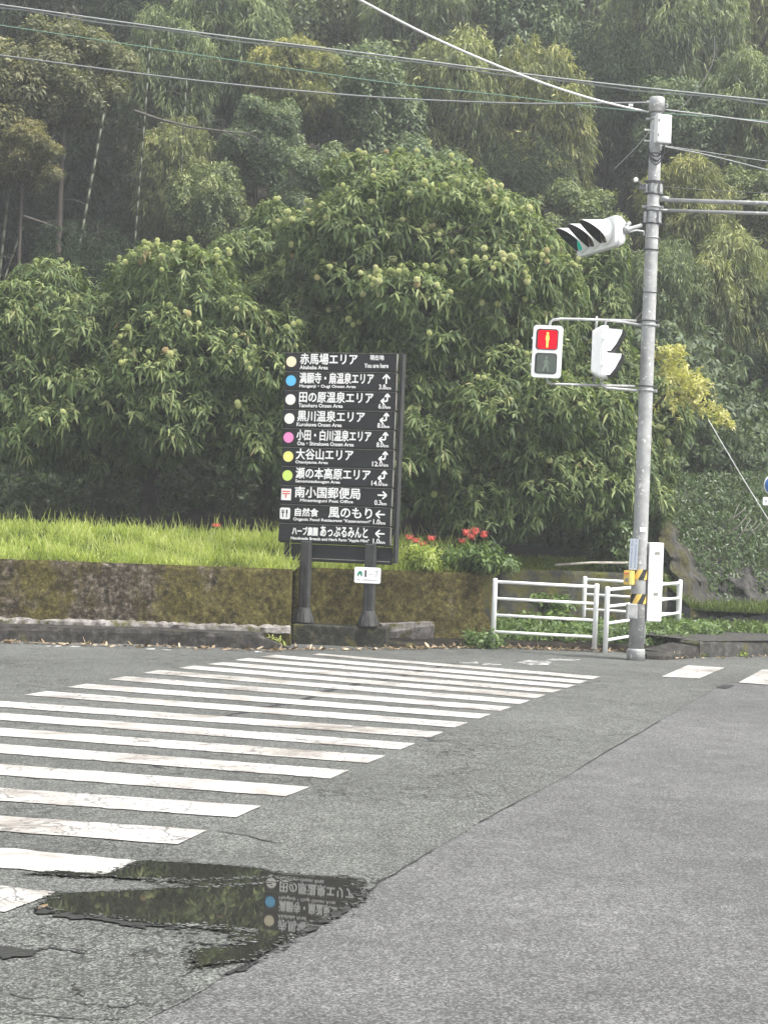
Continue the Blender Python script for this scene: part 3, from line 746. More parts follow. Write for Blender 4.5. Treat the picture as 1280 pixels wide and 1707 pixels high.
chestnut([(120, 560, 31.4, 190, 110, 1.9), (300, 540, 31.0, 160, 120, 1.8), (400, 600, 30.5, 110, 110, 1.5), (60, 680, 31.2, 150, 110, 1.7), (270, 680, 30.3, 180, 100, 1.6), (420, 720, 30.2, 70, 80, 1.0), (270, 470, 31.8, 90, 70, 1.2), (150, 700, 30.6, 170, 75, 1.3), (-160, 600, 31.5, 190, 170, 2.0)],
         (250, 32.4), 6600, 'spreading chestnut tree at the left, its low branches hanging over the grass', 60, 5,
         lambda u, v: .9 if u > 180 and v < 640 else .25)
chestnut([(405, 440, 33.2, 70, 70, 1.2), (480, 430, 33.4, 90, 90, 1.2), (470, 520, 33.0, 100, 90, 1.3), (380, 500, 33.3, 80, 80, 1.2), (500, 590, 32.4, 80, 110, 1.0)],
         (440, 33.8), 2300, 'small rounded chestnut crown showing between the left tree and the largest one', 7, 6, None, .1)
chestnut([(1010, 640, 32.2, 75, 100, 1.3), (1040, 780, 32.0, 85, 110, 1.3), (990, 500, 32.8, 70, 100, 1.2), (1100, 700, 33.0, 60, 80, 1.1)],
         (1020, 32.6), 2500, 'chestnut tree standing right behind the traffic signal pole', 12, 8, None, .12)

# ------------------------------------------------------------------ forest prototypes
def crown_proto(kind, seed):
    """unit-ish crown, radius about 2.6 m, returns mesh"""
    rg = np.random.default_rng(seed); lobes = [((0, 0, 0), (1.45, 1.2, 1.6))]
    for k in range(34):
        d = unit(rg.normal(size=(1, 3)))[0]; s = rg.uniform(.36, .78); lobes.append((tuple(d*np.array([1.8, 1.5, 2.1])*rg.uniform(.75, 1.08)), (s, s*.9, s*rg.uniform(.75, 1.25))))
    def clump(P, Q): return .34+.30*np.clip(Q[:, 2], -.8, 1)+.16*np.sin(P[:, 0]*2.3+seed)*np.sin(P[:, 2]*2.9+P[:, 1]*1.7)  # clump tone, with top light painted in on up-facing leaves
    if kind == 'bamboo':       # hanging feathery sprays
        n = 2100; P, Q = shell(lobes, n, rg, .78, 1.08, .74); nl = 13
        T = unit(Q*np.array([1, 1, .5])+np.array([0, 0, -.1])+rg.normal(size=(n, 3))*.35); Lt = rg.uniform(.25, .62, n)
        t = rg.uniform(0, 1, (n, nl)); base = P[:, None]+T[:, None]*(Lt[:, None]*t*.7)[..., None]+np.array([0, 0, -1.0])*(Lt[:, None]*t*t*.75)[..., None]
        base = base.reshape(-1, 3)+rg.normal(size=(n*nl, 3))*.05
        D = unit(np.repeat(T, nl, 0)*.6+rg.normal(size=(n*nl, 3))*.55+np.array([0, 0, -.75]))
        nn = rg.normal(size=(n*nl, 3))+np.repeat(Q, nl, 0)
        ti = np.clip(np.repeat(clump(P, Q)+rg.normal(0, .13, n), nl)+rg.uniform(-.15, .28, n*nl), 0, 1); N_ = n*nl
        me = leaf_mesh('crown', base, D, nn, rg.uniform(.17, .31, N_), rg.uniform(.035, .058, N_), rg.uniform(.1, .5, N_), ti, 1); m = M['bambooleaf']
    elif kind == 'cedar':
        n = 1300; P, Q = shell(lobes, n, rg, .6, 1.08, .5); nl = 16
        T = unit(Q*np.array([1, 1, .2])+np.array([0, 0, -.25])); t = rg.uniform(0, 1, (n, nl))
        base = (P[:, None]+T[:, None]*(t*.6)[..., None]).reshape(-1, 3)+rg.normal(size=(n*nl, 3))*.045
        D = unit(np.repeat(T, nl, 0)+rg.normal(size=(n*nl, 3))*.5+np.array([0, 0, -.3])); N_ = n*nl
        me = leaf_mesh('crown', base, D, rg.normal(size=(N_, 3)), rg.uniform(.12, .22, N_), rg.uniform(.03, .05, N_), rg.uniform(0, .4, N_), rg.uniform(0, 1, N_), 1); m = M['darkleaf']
    else:
        n = 3000; P, Q = shell(lobes, n, rg, .78, 1.06, .76)
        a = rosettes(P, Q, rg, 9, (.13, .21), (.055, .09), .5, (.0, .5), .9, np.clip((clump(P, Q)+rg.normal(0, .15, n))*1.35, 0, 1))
        base = a[0]+rg.normal(size=a[0].shape)*.07
        me = leaf_mesh('crown', base, *a[1:], segs=1); m = M['brownleaf'] if kind == 'brown' else M['broadleaf']
    me.materials.append(m); return me
PROTO = {('bamboo', 0): crown_proto('bamboo', 31), ('bamboo', 1): crown_proto('bamboo', 32), ('broad', 0): crown_proto('broad', 33), ('broad', 1): crown_proto('broad', 34), ('brown', 0): crown_proto('brown', 35), ('cedar', 0): crown_proto('cedar', 36)}
tm = MB(); tm.tube([(0, 0, -.4), (.03, .02, .3), (-.02, 0, .7), (0, 0, 1.0)], [.16, .12, .10, .05], 8)
TRUNK = tm.mesh('trunk'); TRUNK.materials.append(M['bark'])
lm = MB()
for k in range(7):
    q = k*2.4; e = Vector((math.cos(q)*1.6, math.sin(q)*1.6, -.2+1.6*random.random())); lm.tube([(0, 0, -1.6), tuple(e*.45+Vector((0, 0, -.3))), tuple(e)], [.07, .05, .015], 5)
LIMB = lm.mesh('branch'); LIMB.materials.append(M['bark'])
def ftree(u, v, Y, r, kind, i, label, group=None, sz=1.0, name='forest_tree'):
    c = at(u, v, Y); s = r*Y/F/2.5; tz = terrain_z(c.x, c.y)
    root = empty(name, (c.x, c.y, tz), 0, label, 'tree', group); rz = random.uniform(0, 6.28)
    h = max(c.z-tz, .8)
    cr = link('crown', PROTO[(kind, i)], None, root, (0, 0, h)); cr.scale = (s, s, s*sz); cr.rotation_euler = (0, 0, rz); cr['kind'] = 'stuff'
    tk = link('trunk', TRUNK, None, root); tk.scale = (s, s, h)
    br = link('branch', LIMB, None, tk, (0, 0, 1)); br.scale = (1, 1, s/h)
    return root
G1 = 'trees of the wooded hillside'
trees = [
 (-60, 190, 40, 150, 'brown', 0, 1.0, 'brownish-green leafy tree at the upper left edge, its crown hiding the bamboo hollow'),
 (110, 130, 40.5, 120, 'brown', 0, .9, 'brown-tinged broadleaf crown at the upper left, crossed by the lowest overhead cable'),
 (40, 260, 39.0, 80, 'brown', 0, .8, 'low drooping brownish crown just above the dark bamboo hollow at the left'),
 (20, -20, 50, 170, 'cedar', 0, 1.2, 'dark conifer crown in the top left corner behind the cables'),
 (215, 30, 50, 130, 'cedar', 0, 1.3, 'dark conifer crown along the top edge, second from the left corner'),
 (280, 130, 44, 90, 'bamboo', 1, 1.3, 'tall feathery bamboo crown drooping above the dead branch at the upper left'),
 (385, 60, 46, 110, 'bamboo', 0, 1.2, 'feathery bamboo clump at the top edge, left of the pale cable start'),
 (300, 290, 42, 80, 'bamboo', 0, 1.2, 'drooping bamboo foliage right of the dark hollow with bare stems'),
 (350, 370, 40, 90, 'broad', 1, 1.2, 'dark leafy tree just above the small rounded chestnut crown'),
 (490, 130, 43, 85, 'bamboo', 1, .9, 'yellowish sunlit leafy clump high between the cables, left of centre'),
 (430, 240, 42, 90, 'broad', 0, 1.0, 'dark green broadleaf crown under the yellowish clump, left of the largest chestnut'),
 (560, 30, 52, 130, 'broad', 0, 1.2, 'leafy crown at the top edge where the pale cable enters the view'),
 (600, 190, 44, 120, 'broad', 1, 1.1, 'broad green crown rising just above the top of the largest chestnut tree'),
 (520, 330, 40, 100, 'broad', 0, 1.0, 'green leafy crown hugging the left shoulder of the largest chestnut tree'),
 (700, 60, 50, 130, 'bamboo', 0, 1.3, 'tall feathery crown at the top edge, centre of the view'),
 (740, 200, 45, 120, 'bamboo', 1, 1.3, 'hanging bamboo foliage above the right shoulder of the largest chestnut tree'),
 (860, 70, 50, 130, 'broad', 1, 1.3, 'green crown at the top edge, left of the pole top'),
 (890, 210, 45, 120, 'bamboo', 0, 1.2, 'wide drooping crown left of the pole top, below the sagging pale cable'),
 (870, 330, 43, 90, 'cedar', 0, 1.2, 'dark recess tree between the bamboo and the largest chestnut tree'),
 (985, 30, 54, 120, 'bamboo', 1, 1.2, 'pale feathery crown at the top edge just left of the pole line'),
 (1010, 190, 47, 110, 'cedar', 0, 1.4, 'dark tree immediately behind the pole top'),
 (1120, 60, 50, 130, 'bamboo', 0, 1.2, 'feathery light crown at the top edge above the pole'),
 (1250, 40, 52, 130, 'bamboo', 1, 1.3, 'light feathery crown in the top right corner'),
 (960, 385, 41, 100, 'broad', 0, .9, 'rounded green crown behind the vehicle signal'),
 (1130, 240, 46, 110, 'broad', 1, 1.1, 'green crown right of the small white box on the pole'),
 (1250, 210, 46, 110, 'bamboo', 0, 1.2, 'drooping crown at the right edge below the overhead cables'),
 (1150, 360, 42, 100, 'bamboo', 1, 1.0, 'yellow-green leafy crown crossed by the two horizontal signal arms'),
 (1270, 370, 43, 100, 'broad', 0, 1.1, 'leafy crown at the right edge level with the signal arms'),
 (1110, 500, 38.5, 85, 'bamboo', 0, 1.2, 'leafy clump right of the pole above the pedestrian signals'),
 (1220, 520, 39.5, 110, 'bamboo', 1, 1.4, 'hanging bamboo foliage at the right edge, middle height'),
 (1330, 560, 40, 110, 'broad', 1, 1.4, 'tree at the right edge above the blue road sign'),
 (1140, 640, 36.5, 75, 'broad', 0, 1.1, 'green bush-like tree behind the yellow-leaved branch'),
 (1190, 770, 35.5, 80, 'broad', 1, 1.1, 'dark green leafy mound right of the pole over the rocky bank'),
 (1110, 810, 34.5, 60, 'broad', 0, 1.3, 'leafy bush between the pole cabinet and the rocky bank'),
 (1260, 690, 39, 90, 'cedar', 0, 1.2, 'shadowy tree at the right edge just above the blue road sign'),
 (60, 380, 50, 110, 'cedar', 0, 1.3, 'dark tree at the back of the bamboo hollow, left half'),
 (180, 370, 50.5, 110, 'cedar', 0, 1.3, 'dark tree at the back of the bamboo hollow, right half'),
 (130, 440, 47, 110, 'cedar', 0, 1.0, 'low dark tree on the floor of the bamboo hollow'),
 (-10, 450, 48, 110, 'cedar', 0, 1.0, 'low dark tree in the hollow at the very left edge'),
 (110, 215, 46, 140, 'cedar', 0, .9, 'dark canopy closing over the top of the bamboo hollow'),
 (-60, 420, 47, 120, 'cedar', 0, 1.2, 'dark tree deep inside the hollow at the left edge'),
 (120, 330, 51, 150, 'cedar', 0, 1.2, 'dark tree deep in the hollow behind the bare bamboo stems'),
 (260, 420, 46, 100, 'cedar', 0, 1.2, 'dark tree deep at the right side of the bamboo hollow'),
 (700, 340, 41, 120, 'broad', 0, 1.0, 'green foliage peeping over the middle of the largest chestnut crown'),
 (160, 470, 38, 110, 'cedar', 0, .9, 'dark undergrowth tree just behind the left chestnut top'),
 (420, -40, 58, 140, 'broad', 1, 1.2, 'crown above the top edge, left of centre'),
 (780, -60, 60, 150, 'broad', 0, 1.2, 'crown above the top edge, right of centre'),
 (80, -120, 58, 150, 'broad', 0, 1.2, 'crown above the top left corner'),
 (1180, -80, 60, 150, 'broad', 1, 1.2, 'crown above the top right corner'),
]
for u, v, Y, r, kd, i, sz, lb in trees: ftree(u, v, Y, r, kd, i, lb, G1, sz)
# dense crowns beside the view, continuing the hillside
for k in range(8):
    side = -1 if k % 2 else 1; u = 640+side*(820+120*(k//2)); Y = random.uniform(38, 55)
    ftree(u, 880-(Y-35)*38-random.uniform(60, 160), Y, random.uniform(120, 170), random.choice(['bamboo', 'broad']), k % 2, ('outer leafy tree %s the view, number %d outward' if 0 else '%s %s tree of the hillside, standing outside the %s edge') % (['nearest low', 'tall dark', 'far leafy', 'outermost feathery'][k//2], 'broadleaf' if k % 4 < 2 else 'bushy', 'left' if side < 0 else 'right'), 'trees beside the view', 1.2)
# undergrowth behind the chestnut trunks, shade put into its dark tint: one leafy mass
def under():
    rg = np.random.default_rng(77); n = 6500
    x = rg.uniform(-9, 9, n); y = rg.uniform(33.6, 37.5, n); z = np.array([terrain_z(a, b) for a, b in zip(x, y)])+rg.uniform(0, 1, n)**1.5*3.2*(1+.35*np.sin(x*1.3))
    P = np.stack([x, y, z], 1); Q = unit(rg.normal(size=(n, 3))*.5+np.array([0, -1, .3]))
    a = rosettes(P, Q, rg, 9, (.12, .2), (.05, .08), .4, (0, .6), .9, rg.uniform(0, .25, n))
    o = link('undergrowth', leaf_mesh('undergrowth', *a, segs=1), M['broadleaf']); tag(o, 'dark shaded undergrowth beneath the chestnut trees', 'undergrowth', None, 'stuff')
    # hillside ground cover so that no bare slope shows
    n = 9000; x = rg.uniform(-16, 18, n); y = rg.uniform(37, 66, n); z = np.array([terrain_z(a, b) for a, b in zip(x, y)])+rg.uniform(0, .9, n)
    P = np.stack([x, y, z], 1); a = rosettes(P, unit(rg.normal(size=(n, 3))*.4+np.array([0, -.6, .8])), rg, 9, (.2, .34), (.06, .10), .4, (0, .6), .9, rg.uniform(0, .8, n))
    o = link('hillside_undergrowth', leaf_mesh('hillside_undergrowth', *a, segs=1), M['darkleaf']); tag(o, 'dark leafy ground cover on the steep wooded slope', 'undergrowth', None, 'stuff')
under()
# bamboo stems in the hollow
for (u0, v0, u1, v1, Y, r, lb) in ((125, 452, 176, 175, 39.5, .034, 'pale leaning bamboo stem, most prominent in the dark hollow at the left'), (92, 440, 112, 200, 40.5, .026, 'darker thin bamboo stem left of the pale leaning one'), (224, 420, 252, 60, 41, .026, 'straight green bamboo stem right of the dark hollow'), (3, 430, 18, 290, 40.2, .03, 'bamboo stem at the left edge in the dark hollow'), (300, 330, 312, 120, 41, .02, 'short visible bamboo stem under the dead branch'), (10, 460, 45, 360, 39, .02, 'thin bare sapling leaning in the dark hollow')):
    a = at(u0, v0, Y); b = at(u1, v1, Y+.5); d = (b-a).normalized()
    g = a - d*((a.z-terrain_z(a.x, a.y))/d.z)
    root = empty('bamboo', g, 0, lb, 'bamboo', 'bamboo stems in the dark hollow'); mb = MB(); L = (b-g).length; nseg = int(L/.35)
    for k in range(nseg):
        p, q = d*(k*.35), d*(k*.35+.335); mb.tube([p, q], [r, r*.98], 8); mb.tube([q, d*((k+1)*.35)], [r*1.05, r*1.05], 8)
    mb.build('culm', M['bamboo'], root)
    tb = MB()
    for k in range(4):
        p = d*(L*random.uniform(.5, .98)); e = p+Vector((random.uniform(-.6, .6), random.uniform(-.4, .2), random.uniform(-.1, .4))); tb.tube([p, lerp(p, e, .5)+Vector((0, 0, .05)), e], [.008, .006, .002], 5)
    tb.build('twigs', M['palebark'], root)['kind'] = 'stuff'
# bare tangled branches
def bare(name, pxs, Y, r, lb):
    p0 = at(*pxs[0], Y); root = empty(name, p0, 0, lb, 'branch'); mb = MB(); P = [at(u, v, Y+.1*i)-p0 for i, (u, v) in enumerate(pxs)]
    mb.tube(P, [r*(1-.7*i/(len(P)-1)) for i in range(len(P))], 6)
    for k in range(14):
        i = random.randrange(1, len(P)); a = P[i]; e = a+Vector((random.uniform(-.1, .8), random.uniform(-.3, .3), random.gauss(-.08, .22)))
        mb.tube([a, lerp(a, e, .5)+Vector((0, 0, .04)), e], [r*.35, r*.22, r*.08], 5)
    mb.build('twigs', M['palebark'], root)['kind'] = 'stuff'
bare('dead_branch', [(40, 360), (70, 370), (100, 382), (140, 392), (165, 398)], 38.6, .025, 'tangle of bare grey twigs across the dark hollow at the left')
bare('dead_branch', [(225, 185), (270, 200), (320, 212), (370, 218), (410, 222)], 39.3, .035, 'long brown dead branch reaching right below the cables at the upper left')
# yellow-leaved branch right of the pole
def yellow():
    rg = np.random.default_rng(5); p0 = at(1085, 640, 31.5); root = empty('yellow_branch', p0, 0, 'branch of bright yellow autumn leaves reaching right past the pole', 'branch')
    main = [at(u, v, 31.5)-p0 for u, v in ((1085, 690), (1110, 655), (1150, 660), (1180, 680), (1215, 705))]; mb = MB(); mb.tube(main, [.03, .025, .018, .012, .005], 6); mb.build('limb', M['bark'], root)
    cs = [(1120, 610, 26), (1140, 630, 30), (1150, 655, 28), (1165, 640, 22), (1175, 675, 22), (1200, 692, 16), (1218, 703, 7), (1125, 665, 26), (1105, 590, 20), (1130, 585, 14)]
    P = []
    for u, v, r in cs:
        c = at(u, v, 31.5)-p0; n = int(r*1.7); P.append(np.array(c)+rg.normal(size=(n, 3))*np.array([r*.0105*.5, .15, r*.0105*.4]))
    P = np.concatenate(P); Q = unit(rg.normal(size=P.shape)+np.array([0, -.4, .5])); a = rosettes(P, Q, rg, 7, (.06, .11), (.03, .045), .4, (0, .5), .5)
    link('leaves', leaf_mesh('leaves', *a, segs=1), M['yellowleaf'], root)['kind'] = 'stuff'
yellow()

# ------------------------------------------------------------------ grass, weeds, litter
def blades(name, pts, rg, h, w, mat, lean=.35, tint=None):
    n = len(pts); D = unit(np.stack([rg.normal(0, lean, n), rg.normal(0, lean, n), np.ones(n)], 1)); hh = rg.uniform(*h, n)
    az = rg.uniform(0, 2*np.pi, n); nn = np.stack([np.cos(az), np.sin(az), np.zeros(n)], 1)
    return leaf_mesh(name, pts, D, nn, hh, rg.uniform(*w, n), rg.uniform(.1, .45, n), rg.uniform(0, 1, n) if tint is None else tint, 2)
def grass_strip():
    rg = np.random.default_rng(21); n = 52000
    x = rg.uniform(-9.5, 2.0, n); s = rg.uniform(.02, 1, n)**1.2*3.2+.05
    from mathutils import noise as mn
    y = np.array([wall_y(a) for a in x])+s; z = np.array([terrain_z(a, b) for a, b in zip(x, y)])-.02
    pn = np.array([mn.noise(Vector((a*1.6, b*1.6, 0))) for a, b in zip(x, y)])
    fade = 1-np.clip((x-(-.9))/2.2, 0, 1)*.8; keep = rg.random(n) < np.clip(.75+pn, .15, 1)*fade
    x, y, z, pn = x[keep], y[keep], z[keep], pn[keep]; P = np.stack([x, y, z], 1); m = len(P)
    t = np.clip(.5+pn*.7+rg.normal(0, .2, m), 0, 1)
    me = blades('grass', P, rg, (.10, .30), (.008, .018), None, .38, t)
    tag(link('grass', me, M['grass']), 'bright yellow-green grass along the top of the retaining wall', 'grass', None, 'stuff')
    # tall seed stalks
    k = 1600; i = rg.integers(0, m, k); me = blades('grass_stalks', P[i]+np.array([0, .2, .05]), rg, (.28, .5), (.006, .010), None, .22, rg.uniform(.4, 1, k))
    tag(link('grass_stalks', me, M['grass']), 'thin seed stalks standing out of the bright grass', 'grass', None, 'stuff')
    # right verge grass
    n = 24000; x = rg.uniform(4.2, 9.5, n); y = rg.uniform(28.9, 31.6, n); z = np.array([terrain_z(a, b) if b > wall_y(a) else .24 for a, b in zip(x, y)])-.02
    me = blades('grass', np.stack([x, y, z], 1), rg, (.08, .28), (.009, .018), None, .4, rg.uniform(0, .65, n))
    tag(link('grass', me, M['verge']), 'grass strip behind the raised footway at the right edge', 'grass', None, 'stuff')
grass_strip()
def leafpatch(name, boxes, n, rg, L, W, mat, label, zf, hgt, up=.9, tint=(0, 1), nl=5):
    P = []
    for (x0, x1, y0, y1), k in boxes:
        m = int(n*k); x = rg.uniform(x0, x1, m); y = rg.uniform(y0, y1, m); P.append(np.stack([x, y, np.array([zf(a, b) for a, b in zip(x, y)])+rg.uniform(0, 1, m)**1.3*hgt], 1))
    P = np.concatenate(P); Q = unit(rg.normal(size=P.shape)*.5+np.array([0, -.5, up])); a = rosettes(P, Q, rg, nl, L, W, .4, (.1, .6), .8, rg.uniform(*tint, len(P)))
    return tag(link(name, leaf_mesh(name, *a, segs=2), mat), label, 'plants', None, 'stuff')
rg = np.random.default_rng(40)
leafpatch('weeds', [((at(840, 1000, 27).x, at(1130, 1000, 28).x, 27.0, 29.4), 1)], 1700, rg, (.05, .14), (.018, .042), M['weed'], 'low green weeds growing inside the white pedestrian fences', lambda x, y: .1+.012*(y-26.5), .26*1.0)
leafpatch('weeds', [((at(775, 1000, 26.5).x, at(840, 1000, 26.5).x, 26.0, 26.8), 1)], 110, rg, (.07, .13), (.03, .05), M['weed'], 'weeds at the foot of the mossy wall left of the fence', lambda x, y: .05, .22)
leafpatch('vines', [((at(1085, 1000, 28.5).x, 5.3, 27.9, 29.8), 1), ((5.3, 6.4, 28.6, 29.9), .25)], 1300, rg, (.05, .12), (.02, .045), M['weed'], 'leafy creeper spilling over the verge right of the pole cabinet', lambda x, y: .16, .26)
rg = np.random.default_rng(41)
def bush(name, u, v, Y, ru, rv, n, L, W, mat, label, cat='shrub', nl=7, rd=.5):
    c = at(u, v, Y); lob = [((0, 0, 0), (ru*Y/F, rd, rv*Y/F))]; g = np.random.default_rng(int(u*7+v))
    for k in range(6): 
        d = unit(g.normal(size=(1, 3)))[0]; s = g.uniform(.35, .55); lob.append((tuple(d*np.array([ru*Y/F, rd, rv*Y/F])*.75), (ru*Y/F*s, rd*s, rv*Y/F*s)))
    P, Q = shell(lob, n, g, .5, 1.05, .4); a = rosettes(P, Q, g, nl, L, W, .7, (.1, .7), .8, g.uniform(0, 1, n)); root = empty(name, c, 0, label, cat)
    link('leaves', leaf_mesh('leaves', *a, segs=2), mat, root)['kind'] = 'stuff'
    mb = MB()
    for k in range(5): mb.tube([(g.uniform(-.1, .1), 0, -rv*Y/F*1.1), (g.uniform(-.2, .2), g.uniform(-.1, .1), 0), (g.uniform(-.3, .3)*ru*Y/F*2, 0, rv*Y/F*.6)], [.012, .009, .004], 5)
    mb.build('stems', M['stem'], root); return root
bush('leafy_shrub', 790, 925, 27.3, 62, 26, 480, (.07, .12), (.034, .05), M['weed'], 'rounded dark green leafy shrub on the wall top under the red lilies')
bush('leafy_shrub', 705, 930, 27.2, 45, 20, 340, (.06, .11), (.02, .035), M['grass'], 'light yellow-green plant on the wall top just right of the signboard')
bush('ivy_bush', 1025, 900, 30.6, 52, 48, 700, (.05, .10), (.03, .05), M['ivy'], 'ivy-like bush hanging over the dark wall left of the pole foot')
bush('leafy_shrub', 905, 1035, 28.3, 45, 20, 130, (.10, .16), (.05, .07), M['weed'], 'green plant seen through the left fence panel')
bush('leafy_shrub', 925, 1000, 29.2, 40, 14, 60, (.10, .16), (.04, .06), M['weed'], 'sparse pale-leaved plant against the dark wall behind the left fence panel')
bush('leafy_shrub', 455, 1062, 25.3, 28, 12, 60, (.08, .16), (.012, .02), M['grass'], 'tuft of yellow-green grass at the kerb end left of the sign plinth')
# mossy bank and fallen bamboo lying on the wall top
def bank():
    rg = np.random.default_rng(91); n = 8000; x = rg.uniform(1.6, 4.9, n); s = rg.uniform(0, 1, n)*1.6; y = np.array([wall_y(a) for a in x])+s+.1; z = np.array([terrain_z(a, b) for a, b in zip(x, y)])-.02
    me = blades('mossy_bank_plants', np.stack([x, y, z], 1), rg, (.05, .14), (.015, .03), None, .6, rg.uniform(0, .35, n)); tag(link('mossy_bank_plants', me, M['grass']), 'olive moss and short grass on the shaded bank above the dark wall', 'moss', None, 'stuff')
bank()
mb = MB(); a, b = at(925, 942, 30.1), at(1046, 938, 30.3); mb.tube([a, lerp(a, b, .5)+Vector((0, 0, .02)), b], .022, 8); tag(mb.build('bamboo_pole', M['pvc']), 'pale bamboo pole lying along the top of the dark wall', 'pole')
# spider lilies
def lily():
    root = empty('spider_lily'); mb = MB(); mb.tube([(0, 0, 0), (.01, 0, .2), (0, 0, .42)], .006, 6); mb.build('stem', M['stem'], root)
    f = MB()
    for k in range(26):
        q = k*2.4; e = random.uniform(-.3, .9); d = Vector((math.cos(q)*math.cos(e), math.sin(q)*math.cos(e), math.sin(e))); s = Vector((-math.sin(q), math.cos(q), 0)); c = Vector((0, 0, .43))
        f.add([c, c+d*.05-s*.010, c+d*.05+s*.010, c+d*.09+Vector((0, 0, .02)) - s*.007, c+d*.09+Vector((0, 0, .02))+s*.007, c+d*.095+Vector((0, 0, .055))-d*.03], [(0, 1, 3, 4, 2), (3, 5, 4)])
    for k in range(10):
        q = k*.63; d = Vector((math.cos(q), math.sin(q), .5)); f.tube([Vector((0, 0, .43)), Vector((0, 0, .43))+d*.08, Vector((0, 0, .47))+d*.11], .0025, 4)
    f.build('petals', M['petal'], root); return root
proto = lily(); spots = [(682, 899, 'leftmost bloom right of the signboard'), (692, 904, 'second bloom right of the signboard'), (705, 909, 'third and lowest bloom right of the signboard'), (719, 901, 'single bloom a little apart from the left group'), (777, 893, 'left bloom of the group above the rounded shrub'), (792, 891, 'middle bloom of the group above the rounded shrub'), (806, 896, 'right bloom of the group above the rounded shrub'), (770, 905, 'small pale bloom low over the rounded shrub'), (360, 896, 'lone bloom in the bright grass left of the signboard'), (786, 899, 'bloom tucked under the group above the shrub')]
for i, (u, v, t) in enumerate(spots):
    o = proto if i == 0 else copy_tree(proto); p = at(u, v, 28.0 if u > 600 else 27.2); s = .66; gz = terrain_z(p.x, p.y); sz = (p.z-gz)/.43 if p.z > gz+.1 else .5
    o.location = (p.x, p.y, gz); o.scale = (s, s, max(.5, sz)); o.rotation_euler = (0, 0, i*1.3); tag(o, 'red spider lily, '+t, 'flower', 'red spider lilies')
# dead leaf litter along the kerbs
def litter():
    rg = np.random.default_rng(8); P = []
    for a, b, n in ((gp(-100, 1070), gp(440, 1086), 210), (gp(440, 1086), gp(640, 1084), 90), (gp(640, 1084), gp(830, 1080), 170), (gp(830, 1081), gp(1040, 1088), 200), (gp(1100, 1100), gp(1280, 1097), 40)):
        t = rg.uniform(0, 1, n)[:, None]; a = np.array(a); b = np.array(b); P.append(a+(b-a)*t+np.stack([rg.normal(0, .05, n), np.abs(rg.normal(0, .11, n))*-.6+.03, rg.uniform(.012, .03, n)], 1))
    P.append(np.array([list(gp(80, 1514)+Vector((0, 0, .02)))])); P = np.concatenate(P); n = len(P); D = unit(np.stack([rg.normal(size=n), rg.normal(size=n), rg.uniform(-.05, .35, n)], 1))
    me = leaf_mesh('fallen_leaves', P, D, np.tile([0, 0, 1.0], (n, 1))+rg.normal(size=(n, 3))*.4, rg.uniform(.05, .12, n), rg.uniform(.02, .05, n), rg.uniform(-.2, .1, n), rg.uniform(0, 1, n), 2)
    tag(link('fallen_leaves', me, M['deadleaf']), 'brown and pale fallen leaves scattered along the kerb', 'leaves', None, 'stuff')
litter()
# weeds at the foot of the right kerb
for i, (u, v, s, kd, t) in enumerate(((1148, 1090, .9, 'deadleaf', 'dry straw-coloured tuft at the low end of the right kerb'), (1172, 1093, .6, 'weed', 'small green weed right beside the dry tuft'), (1198, 1090, .9, 'grass', 'largest yellow-green weed at the foot of the right kerb'), (1232, 1092, .8, 'grass', 'weed in the middle of the row at the foot of the right kerb'), (1253, 1090, .8, 'grass', 'weed near the right edge at the foot of the kerb'), (1272, 1090, .9, 'weed', 'last weed at the right edge at the foot of the kerb'))):
    p = gp(u, v+3); g = np.random.default_rng(300+i); n = 26; P = np.array(p)+g.normal(size=(n, 3))*np.array([.06*s, .03, .0])+np.array([0, 0, .01]); root = empty('kerb_weed', p, 0, t, 'weed', 'weeds at the foot of the right kerb')
    me = leaf_mesh('leaves', P-np.array(p), unit(np.stack([g.normal(0, .6, n), g.normal(0, .5, n), np.ones(n)], 1)), g.normal(size=(n, 3)), g.uniform(.1, .2, n)*s, g.uniform(.03, .05, n)*s*(0.4 if kd == 'deadleaf' else 1), g.uniform(.1, .6, n), g.uniform(0, 1, n), 2)
    link('leaves', me, M[kd], root); mb = MB(); mb.tube([(0, 0, 0), (.01, 0, .1*s)], [.005, .003], 5); mb.build('stem', M['stem'], root)
# drain pipe and stones by the wall foot
p0, p1 = gp(726, 1066, .05), gp(772, 1062, .06); mb = MB(); mb.tube([p0, p1], .045, 12); mb.tube([p0-(p1-p0)*.02, p0+(p1-p0)*.33], .055, 12); tag(mb.build('drain_pipe', M['pvc']), 'short pale pipe with a collar lying at the foot of the mossy wall', 'pipe')
def stone(u, v, r, lb):
    bm = bmesh.new(); bmesh.ops.create_icosphere(bm, subdivisions=2, radius=1)
    from mathutils import noise as mn
    for vv in bm.verts: vv.co *= 1+.35*mn.noise(vv.co*1.4+Vector((u, v, 0)))
    me = bpy.data.meshes.new('stone'); bm.to_mesh(me); bm.free(); o = link('stone', me, M['mortar']); p = gp(u, v); o.location = (p.x, p.y, r*.35); o.scale = (r, r*.8, r*.6); tag(o, lb, 'stone')
stone(516, 1082, .06, 'small pale rounded stone in front of the sign plinth'); stone(683, 1080, .07, 'flat pale stone at the wall foot right of the plinth'); stone(667, 1078, .05, 'small stone beside the flat pale one right of the plinth')
